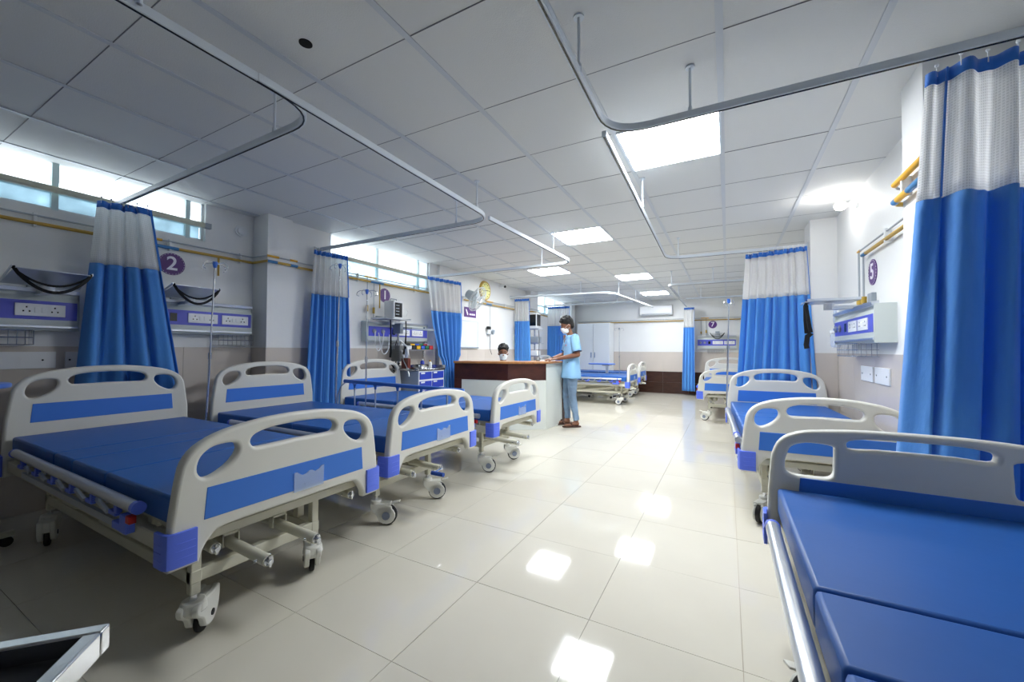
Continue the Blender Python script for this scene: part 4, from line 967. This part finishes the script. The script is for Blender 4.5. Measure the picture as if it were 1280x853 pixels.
# ------------------------------------------------------------------ crash cart and equipment by bed 3
t = thing('crash_cart', 'steel-topped white cart with blue drawers beside the tied curtain', 'medical cart', (-3.87, 4.42, 0))
MB().b2((-.20, -.27, .10), (.185, .27, .87)).build('carcass', mat('cart_grey', (.70, .73, .75), .35), t, .004)
MB().b2((.183, -.27, .10), (.197, .27, .87)).build('front_frame', white_m, t)
for c_ in range(2):
    for r_ in range(6):
        d = MB().b2((.190, -.255+c_*.262, .755-r_*.125), (.206, -.01+c_*.262, .855-r_*.125)).build('drawer', drawer_m, t, .003)
        MB().b2((.205, -.235+c_*.262, .83-r_*.125), (.209, -.16+c_*.262, .85-r_*.125)).build('label_strip', white_m, d)
MB().b2((-.22, -.29, .87), (.21, .29, .895)).build('steel_top', steel_m, t, .004)
for a, b in (((-.22, -.29, .895), (-.21, .29, .94)), ((-.22, .28, .895), (.21, .29, .94)), ((-.22, -.29, .895), (.21, -.28, .92))): MB().b2(a, b).build('top_lip', steel_m, t)
for y in (-.26, .26): MB().b2((-.20, y-.012, .89), (-.176, y+.012, 1.60 if y < 0 else 1.50)).build('post', steel_m, t)
MB().b2((-.20, -.27, 1.15), (-.06, .34, 1.165)).build('bin_shelf', steel_m, t)
for k, (nm, c_) in enumerate((('bin_white', (.85, .86, .87)), ('bin_black', (.06, .06, .06)), ('bin_yellow', (.92, .74, .12)), ('bin_blue', (.16, .36, .80)), ('bin_green', (.10, .45, .30)), ('bin_red', (.72, .14, .18)))):
    y = -.22+k*.092
    b = MB().b2((-.17, y, 1.166), (-.05, y+.08, 1.172)).b2((-.17, y, 1.166), (-.164, y+.08, 1.25)).b2((-.056, y, 1.166), (-.05, y+.08, 1.215)).b2((-.17, y, 1.166), (-.05, y+.005, 1.225)).b2((-.17, y+.075, 1.166), (-.05, y+.08, 1.225)).build('bin', mat(nm, c_, .4), t); b['label'] = nm.split('_')[1]+' storage bin'
for i in range(4): pass
MB().cyl((-.14, -.23, .10), (-.14, -.23, .04), .012, 8).build('stem', grey_m, t)
for sx in (-.15, .14):
    for sy in (-.22, .22): MB().cyl((sx, sy-.014, .05), (sx, sy+.014, .05), .05, 18).b2((sx-.02, sy-.02, .05), (sx+.02, sy+.02, .11)).build('castor', tyre_m, t)
t = thing('kidney_tray', 'oval black-and-steel tray on top of the blue-drawer cart', 'tray', (-3.78, 4.33, .896), .2)
MB().loft([(0, 0, 0, .075, .11), (0, 0, .03, .088, .125), (0, 0, .055, .092, .13)], 24).build('bowl', steel_m, t); MB().loft([(0, 0, .05, .085, .12), (0, 0, .06, .08, .115)], 24).build('dark_contents', black_m, t)
t = thing('supply_bottle', 'small white bottle on the blue-drawer cart beside the oval tray', 'bottle', (-3.80, 4.53, .896))
MB().loft([(0, 0, 0, .026, .026), (0, 0, .08, .026, .026), (0, 0, .095, .012, .012)], 14).build('body', white_m, t); MB().cyl((0, 0, .095), (0, 0, .115), .013, 12).build('cap', yellow_m, t)
t = thing('supply_bottle', 'small dark blue bottle at the back of the blue-drawer cart', 'bottle', (-3.97, 4.56, .896), 0)
MB().loft([(0, 0, 0, .03, .03), (0, 0, .09, .03, .03), (0, 0, .11, .014, .014)], 14).build('body', drawer_m, t); MB().cyl((0, 0, .11), (0, 0, .13), .015, 12).build('cap', white_m, t)
# ventilator stand
t = thing('ventilator_stand', 'grey steel ventilator stand with hoses left of the blue-drawer cart', 'medical stand', (-3.70, 4.09+.30-.33, 0))
MB().cyl((-.27, .0, .08), (-.27, 0, 1.52), .016, 12).build('post', steel_m, t); MB().b2((-.40, -.02, .885), (-.05, .04, .905)).build('shelf', steel_m, t)
MB().b2((-.38, -.02, 1.0), (-.22, .05, 1.22)).build('device_box', mat('vent_grey', (.42, .43, .42), .4), t, .01); MB().b2((-.20, -.01, .905), (-.08, .05, 1.05)).build('humidifier', mat('vent_red', (.42, .18, .14), .3), t, .01)
MB().cyl((-.14, .02, 1.05), (-.14, .02, 1.17), .024, 12).build('canister', clear_m, t); MB().tube([(-.20, .0, 1.15), (-.16, .0, 1.02), (-.10, 0, .93), (-.06, 0, .80)], .014, 10).build('support_arm', steel_m, t)
MB().tube([(-.30, .02, 1.2), (-.2, -.02, 1.28), (-.1, 0, 1.2), (-.08, 0, 1.08)], .012, 10).build('hose', white_m, t); MB().tube([(-.34, 0, 1.05), (-.36, -.02, .95), (-.3, -.02, .90), (-.22, -.02, .98)], .010, 8).build('hose', black_m, t)
MB().tube([(-.25, 0, 1.46), (-.12, .10, 1.455), (-.06, .50, 1.445)], .01, flat=(.03, .028)).build('top_arm', grey_m, t); MB().b2((-.38, -.03, 1.38), (-.2, .03, 1.52)).build('display_head', grey_m, t, .008)
for s in (-1, 1): MB().tube([(-.40+.08, .0, .07), (-.27+s*.06, s*.03, .06)], .012, 8).build('foot', steel_m, t)
MB().b2((-.42, -.03, 0), (-.12, .05, .085)).build('base_block', grey_m, t, .01)

# ------------------------------------------------------------------ steel table corner at bottom left
t = thing('instrument_trolley', 'corner of a shiny steel instrument trolley at the bottom left', 'trolley', (-.825, .251, 0), math.atan2(-.735, -.68))
# local x runs along the far edge, local y (negative) toward the camera side
Lx, Ly = .60, .42
for a, b in (((0, 0), (Lx, .022)), ((0, Ly-.022), (Lx, Ly)), ((0, .022), (.022, Ly-.022)), ((Lx-.022, .022), (Lx, Ly-.022))):
    MB().b2((a[0], a[1], .715), (b[0], b[1], .752)).build('rim', steel_m, t, .003)
MB().b2((.02, .02, .715), (Lx-.02, Ly-.02, .725)).build('tray_floor', mat('steel_dark', (.25, .26, .28), .35, metal=.6), t)
for x in (.16, Lx-.12):
    for y in (.12, Ly-.1): l = MB().cyl((x, y, .08), (x, y, .715), .012, 12).build('leg', steel_m, t); MB().cyl((x, y-.012, .04), (x, y+.012, .04), .04, 16).build('castor', tyre_m, l)
MB().b2((.15, .11, .30), (Lx-.11, Ly-.09, .31)).build('lower_shelf', steel_m, t)

# ------------------------------------------------------------------ people
def remesh(o, vox, sm=6, f=.5):
    r_ = o.modifiers.new('remesh', 'REMESH'); r_.mode = 'VOXEL'; r_.voxel_size = vox; r_.use_smooth_shade = True
    s_ = o.modifiers.new('smooth', 'SMOOTH'); s_.iterations = sm; s_.factor = f
    bake(o); o.data.polygons.foreach_set('use_smooth', [True]*len(o.data.polygons)); return o
def mid(a, b, t): return tuple(p+(q-p)*t for p, q in zip(a, b))
def limb(m, pts, rad, n=14):
    m.tube(pts, rad, n)
    for p, r_ in zip(pts, rad):
        rr = r_ if not isinstance(r_, tuple) else sum(r_)/2
        m.ell(p, (rr, rr, rr), 12, 8)
def hand(m, w, d, side, curl=.5, s=1.0, upv=(0, 0, 1)):
    """w wrist point, d direction of the fingers, palm faces down; side +1 left hand"""
    d = Vector(d).normalized(); U = Vector(upv); U = (U - d*U.dot(d)).normalized(); L = U.cross(d)
    w = Vector(w)
    pc = w + d*.045*s
    R = Matrix((d, L, U)).transposed()
    m.ell(pc, (.052*s, .040*s, .017*s), 14, 8, R); m.ell(w+d*.01, (.03*s, .025*s, .02*s), 10, 7, R)
    for k, (o_, ln_) in enumerate(((-.028, .062), (-.0095, .072), (.0095, .068), (.027, .052))):
        b = w + d*.082*s + L*o_*s*1.05 + U*.003
        p1 = b + (d+L*o_*2)*ln_*.45*s - U*curl*.012*s; p2 = p1 + d*ln_*.33*s*(1-curl*.35) - U*curl*.022*s; p3 = p2 + d*ln_*.28*s*(1-curl*.6) - U*curl*.022*s
        m.tube([b, p1, p2, p3], [.0088*s, .0082*s, .0075*s, .006*s], 8); m.ell(p3, (.006*s,)*3, 8, 5); m.ell(p1, (.0083*s,)*3, 8, 5)
    tb_ = w + d*.022*s - L*side*-1*.0 + L*(-side)*.03*s
    t1 = tb_ + (d*.7 + L*(-side)*.7)*.03*s; t2 = t1 + (d*.95 + L*(-side)*.2)*.028*s - U*.006; t3 = t2+d*.02*s - U*.004
    m.tube([tb_, t1, t2, t3], [.013*s, .011*s, .0095*s, .007*s], 8); m.ell(t3, (.007*s,)*3, 8, 5)
def head_parts(c, yaw, pitch, s=1.0):
    """matrix of a head whose centre is c; local x forward, z up"""
    return Matrix.Translation(c) @ Matrix.Rotation(yaw, 4, 'Z') @ Matrix.Rotation(pitch, 4, 'Y') @ Matrix.Scale(s, 4)
def head_shape():
    m = MB()
    m.ell((-.005, 0, .02), (.092, .073, .092), 20, 14); m.ell((.02, 0, -.035), (.066, .057, .072), 18, 12); m.ell((.045, 0, -.085), (.032, .034, .026), 12, 8)
    m.ell((.075, 0, -.005), (.024, .045, .03), 12, 8)        # brow/cheek mass
    m.ell((.05, .036, -.03), (.03, .024, .03), 10, 8); m.ell((.05, -.036, -.03), (.03, .024, .03), 10, 8)
    m.tube([(.088, 0, .012), (.104, 0, -.015), (.112, 0, -.030), (.09, 0, -.042)], [.008, .010, .013, .010], 8)
    m.ell((.088, 0, -.062), (.012, .024, .007), 10, 6); m.ell((.086, 0, -.073), (.011, .020, .007), 10, 6)
    for s in (-1, 1):
        m.ell((-.005, s*.075, -.012), (.020, .008, .032), 10, 8)
    return m
def add_face(parent, M):
    for s in (-1, 1):
        MB().ell((.088, s*.030, .006), (.006, .013, .006), 12, 8).xf(M).build('eye', mat('eye_dark', (.05, .03, .03), .25), parent)
        MB().tube([(.092, s*.014, .026), (.094, s*.032, .032), (.082, s*.050, .026)], [.003, .0045, .003], 6).xf(M).build('eyebrow', hair_m, parent)
    mk = MB().loft([(.030, 0, -.108, .035, .035), (.040, 0, -.098, .054, .050), (.046, 0, -.07, .060, .058), (.052, 0, -.04, .062, .060), (.056, 0, -.018, .058, .050), (.062, 0, -.008, .050, .034)], 22).xf(M).build('face_mask', mask_m, parent)
    for s in (-1, 1):
        MB().tube([(.06, s*.050, -.022), (.03, s*.071, -.005), (-.005, s*.080, .014), (-.022, s*.078, -.004), (.0, s*.078, -.035), (.05, s*.052, -.078)], .002, 6).xf(M).build('ear_loop', mask_m, mk)
def add_hair(parent, M, seed, long_=0):
    rn = random.Random(seed); m = MB()
    m.ell((-.020, 0, .048), (.098, .083, .086), 18, 12); m.ell((-.055, 0, .0), (.058, .072, .075+long_), 16, 10)
    for k in range(46):
        a = rn.uniform(-2.75, 2.75); e = rn.uniform(.15, 1.45); q = (-.012+.088*math.cos(a)*math.cos(e), .075*math.sin(a)*math.cos(e), .052+.085*math.sin(e))
        if q[0] > .05 and q[2] < .085: continue
        m.ell(q, (rn.uniform(.016, .026),)*3, 8, 6)
    for k in range(7): m.ell((.066, -.045+k*.015, .088+rn.uniform(-.008, .010)), (.020, .014, .018), 8, 6)
    o = m.xf(M).build('hair', hair_m, parent); remesh(o, .006, 2); return o

# standing man: local x forward, y left
PX, PY = -2.13, 5.87
t = thing('person', 'standing young man in pale blue scrub shirt, jeans and face mask at the counter', 'person', (PX, PY, 0), math.radians(214))
m = MB()
HC = (.065, 0, 1.545); Mh = head_parts(HC, .05, .36, 1.03)
hd = head_shape().xf(Mh); m.add(hd.v, hd.f)
limb(m, [(.0, 0, 1.36), (.03, 0, 1.43), (.05, 0, 1.50)], [.058, .052, .050])
m.loft([(0, 0, .86, .09, .145), (0, 0, .95, .095, .15), (0, 0, 1.05, .085, .135), (-.005, 0, 1.18, .10, .155), (-.01, 0, 1.30, .10, .17), (-.005, 0, 1.37, .075, .13), (.0, 0, 1.40, .05, .07)], 20)
SH = {1: (-.01, .175, 1.345), -1: (.0, -.175, 1.345)}; EL = {1: (-.045, .225, 1.095), -1: (.05, -.215, 1.10)}; WR = {1: (.225, .115, 1.035), -1: (.29, -.09, 1.025)}
for s in (1, -1):
    limb(m, [SH[s], mid(SH[s], EL[s], .4), EL[s]], [.052, .046, .038]); limb(m, [EL[s], mid(EL[s], WR[s], .35), WR[s]], [.038, .037, .026])
hand(m, mid(EL[1], WR[1], 1.03), Vector((.9, -.10, -.10)), 1, .55); hand(m, mid(EL[-1], WR[-1], 1.03), Vector((.75, .35, -.08)), -1, .9)
FT = {1: (-.02, .125), -1: (.06, -.10)}
HP = {1: (0, .085, .86), -1: (0, -.085, .86)}; KN = {1: (.01, .112, .49), -1: (.055, -.10, .49)}
for s in (1, -1):
    an = (FT[s][0]-.03, FT[s][1], .085)
    limb(m, [HP[s], mid(HP[s], KN[s], .4), KN[s]], [.085, .075, .055]); limb(m, [KN[s], mid(KN[s], an, .35), an], [.055, .052, .034])
    m.tube([(an[0]-.035, an[1], .045), (an[0]+.03, an[1]+s*.004, .055), (an[0]+.11, an[1]+s*.012, .038), (an[0]+.175, an[1]+s*.018, .032)], [(.028, .030), (.036, .032), (.020, .040), (.013, .036)], 12)
    for q in range(5): m.ell((an[0]+.19-.008*abs(q-1), an[1]+s*.018+s*(q-2)*-.015, .032), (.018, .009, .010), 8, 6)
body = m.build('body', skin_m, t); remesh(body, .0055, 3)
add_face(t, Mh); add_hair(t, Mh, 3)
# shirt
m = MB()
m.loft([(.0, .0, .735, .150, .215), (.0, 0, .80, .145, .208), (.0, 0, .92, .132, .190), (-.002, 0, 1.05, .118, .172), (-.008, 0, 1.18, .118, .178), (-.012, 0, 1.30, .118, .188), (-.01, 0, 1.365, .095, .155), (-.005, 0, 1.395, .070, .095)], 26)
for s in (1, -1):
    e2 = mid(SH[s], EL[s], .80); limb(m, [SH[s], mid(SH[s], EL[s], .35)], [.070, .070], 14); m.tube([SH[s], mid(SH[s], EL[s], .4), e2], [.070, .068, .070], 16)
sh = m.build('scrub_shirt', shirt_m, t); remesh(sh, .009, 5)
dn = sh.modifiers.new('folds', 'DISPLACE'); tx = bpy.data.textures.new('folds', 'CLOUDS'); tx.noise_scale = .11; dn.texture = tx; dn.strength = .012; dn.mid_level = .5
bake(sh)
for s in (1, -1):
    e2 = mid(SH[s], EL[s], .80); e3 = mid(SH[s], EL[s], .835); MB().tube([e2, e3], [.0705, .0700], 18).build('sleeve_cuff', mat('cuff_navy', (.14, .14, .26), .7), sh)
MB().prism([(-.035, 1.395), (.045, 1.395), (.014, 1.29), (.008, 1.275)], .096, .119, lambda a, b, h: (h, a, b)).build('neck_opening', skin_m, sh)
MB().tube([(.080, -.05, 1.405), (.119, -.012, 1.315), (.122, .009, 1.272), (.119, .022, 1.315), (.078, .055, 1.405)], .004, flat=(.012, .006)).build('collar_edge', shirt_m, sh)
for k in range(3): MB().box((.106, .088+k*.013, 1.235+.006*(k == 1)), (.012, .010, .008)).build('chest_emblem', mat('emblem_red', (.82, .35, .42), .6), sh)
MB().tube([(.108, .07, .985), (.085, .135, .975)], .003, flat=(.006, .006)).build('pocket_slit', mat('cuff_navy', (.14, .14, .26), .7), sh)
# jeans
m = MB(); m.loft([(0, 0, .76, .095, .15), (0, 0, .86, .100, .155), (0, 0, .95, .096, .150)], 22)
for s in (1, -1):
    an = (FT[s][0]-.03, FT[s][1], .10)
    limb(m, [HP[s], mid(HP[s], KN[s], .4), KN[s]], [.092, .080, .060]); m.tube([KN[s], mid(KN[s], an, .35), mid(KN[s], an, .75), an], [.060, .056, .048, .048], 16)
je = m.build('jeans', jeans_m, t); remesh(je, .009, 4)
dn = je.modifiers.new('folds', 'DISPLACE'); tx = bpy.data.textures.new('folds2', 'CLOUDS'); tx.noise_scale = .05; dn.texture = tx; dn.strength = .018; bake(je)
for s in (1, -1):
    an = (FT[s][0]-.03, FT[s][1]); out = [(-.065, -.03), (-.03, -.04), (.05, -.034), (.12, -.046), (.185, -.044), (.215, -.012), (.205, .028), (.16, .046), (.06, .036), (-.03, .038), (-.065, .025)]
    sl = MB().prism([(an[0]+a, an[1]+s*b) for a, b in smooth_loop(out, 3)], .0, .020).build('slipper', slip_m, t, .003)
    MB().tube([(an[0]+.06, an[1]-.05, .02), (an[0]+.08, an[1]-.035, .062), (an[0]+.09, an[1], .078), (an[0]+.08, an[1]+.035, .062), (an[0]+.06, an[1]+.05, .02)], .01, flat=(.045, .008)).build('slipper_strap', slip_m, sl)
wp = mid(EL[-1], WR[-1], .92); wq = mid(EL[-1], WR[-1], 1.0); MB().tube([wp, wq], [.030, .0295], 16).build('wristwatch', black_m, t)

# seated person behind the counter: local x forward
t = thing('person', 'seated person behind the counter, only dark hair and masked face showing', 'person', (-3.30, 5.80, 0), math.radians(-62))
m = MB(); Mh = head_parts((.04, 0, 1.115), 0.05, .10, 1.05); hd = head_shape().xf(Mh); m.add(hd.v, hd.f)
limb(m, [(-.01, 0, .93), (.01, 0, 1.0), (.02, 0, 1.06)], [.058, .052, .05])
m.loft([(-.05, 0, .46, .11, .16), (-.04, 0, .56, .105, .15), (-.03, 0, .70, .10, .145), (-.02, 0, .82, .10, .165), (-.015, 0, .90, .085, .15), (-.01, 0, .95, .05, .07)], 20)
for s in (1, -1):
    S_, E_, W_ = (-.015, s*.17, .885), (.04, s*.22, .64), (.27, s*.10, .765)
    limb(m, [S_, mid(S_, E_, .4), E_], [.052, .046, .038]); limb(m, [E_, mid(E_, W_, .35), W_], [.038, .036, .026]); hand(m, W_, (.85, -.25*s, .05), s, .5)
    limb(m, [(-.03, s*.09, .50), (.18, s*.10, .51), (.38, s*.11, .50)], [.085, .075, .056]); limb(m, [(.38, s*.11, .50), (.37, s*.11, .30), (.33, s*.11, .09)], [.056, .052, .036])
    m.tube([(.295, s*.11, .045), (.36, s*.113, .05), (.44, s*.12, .035), (.50, s*.125, .03)], [(.028, .03), (.034, .032), (.02, .04), (.014, .034)], 12)
body = m.build('body', skin_m, t); remesh(body, .0065, 3)
add_face(t, Mh); add_hair(t, Mh, 8, .02)
MB().tube([(.10, -.055, .006), (.102, -.012, .012), (.102, .012, .012), (.10, .055, .006)], .002, 6).xf(Mh).build('spectacles', dark_m, t)
m = MB(); m.loft([(-.05, 0, .44, .125, .175), (-.04, 0, .56, .12, .165), (-.03, 0, .70, .115, .160), (-.02, 0, .82, .115, .18), (-.015, 0, .90, .095, .16), (-.01, 0, .935, .065, .09)], 22)
for s in (1, -1):
    S_, E_ = (-.015, s*.17, .885), (.04, s*.22, .64); limb(m, [S_, mid(S_, E_, .4), mid(S_, E_, .75)], [.062, .062, .060])
sh2 = m.build('shirt', mask_m, t); remesh(sh2, .010, 4)
m = MB(); m.loft([(-.05, 0, .42, .12, .17), (-.05, 0, .52, .12, .165)], 20)
for s in (1, -1):
    limb(m, [(-.03, s*.09, .50), (.18, s*.10, .51), (.38, s*.11, .50)], [.095, .085, .068]); limb(m, [(.38, s*.11, .50), (.37, s*.11, .30), (.335, s*.11, .12)], [.068, .064, .055])
je2 = m.build('trousers', jeans_m, t); remesh(je2, .010, 4)
t = thing('office_chair', 'office chair under the seated person, hidden behind the counter', 'chair', (-3.33, 5.86, 0), math.radians(-62))
MB().b2((-.22, -.22, .34), (.20, .22, .395)).build('seat', black_m, t, .02); MB().b2((-.27, -.20, .50), (-.225, .20, .86)).build('backrest', black_m, t, .015)
MB().cyl((0, 0, .08), (0, 0, .34), .025, 12).build('column', chrome_m, t); MB().tube([(-.1, 0, .36), (-.24, 0, .37), (-.25, 0, .55)], .015, 8).build('back_support', chrome_m, t)
for k in range(5):
    a = k*2*PI/5+.3; c_, s_ = math.cos(a), math.sin(a); l = MB().tube([(0, 0, .10), (c_*.24, s_*.24, .07)], .016, 8).build('leg', black_m, t); MB().ell((c_*.24, s_*.24, .03), (.028, .028, .03), 10, 6).build('castor', tyre_m, l)
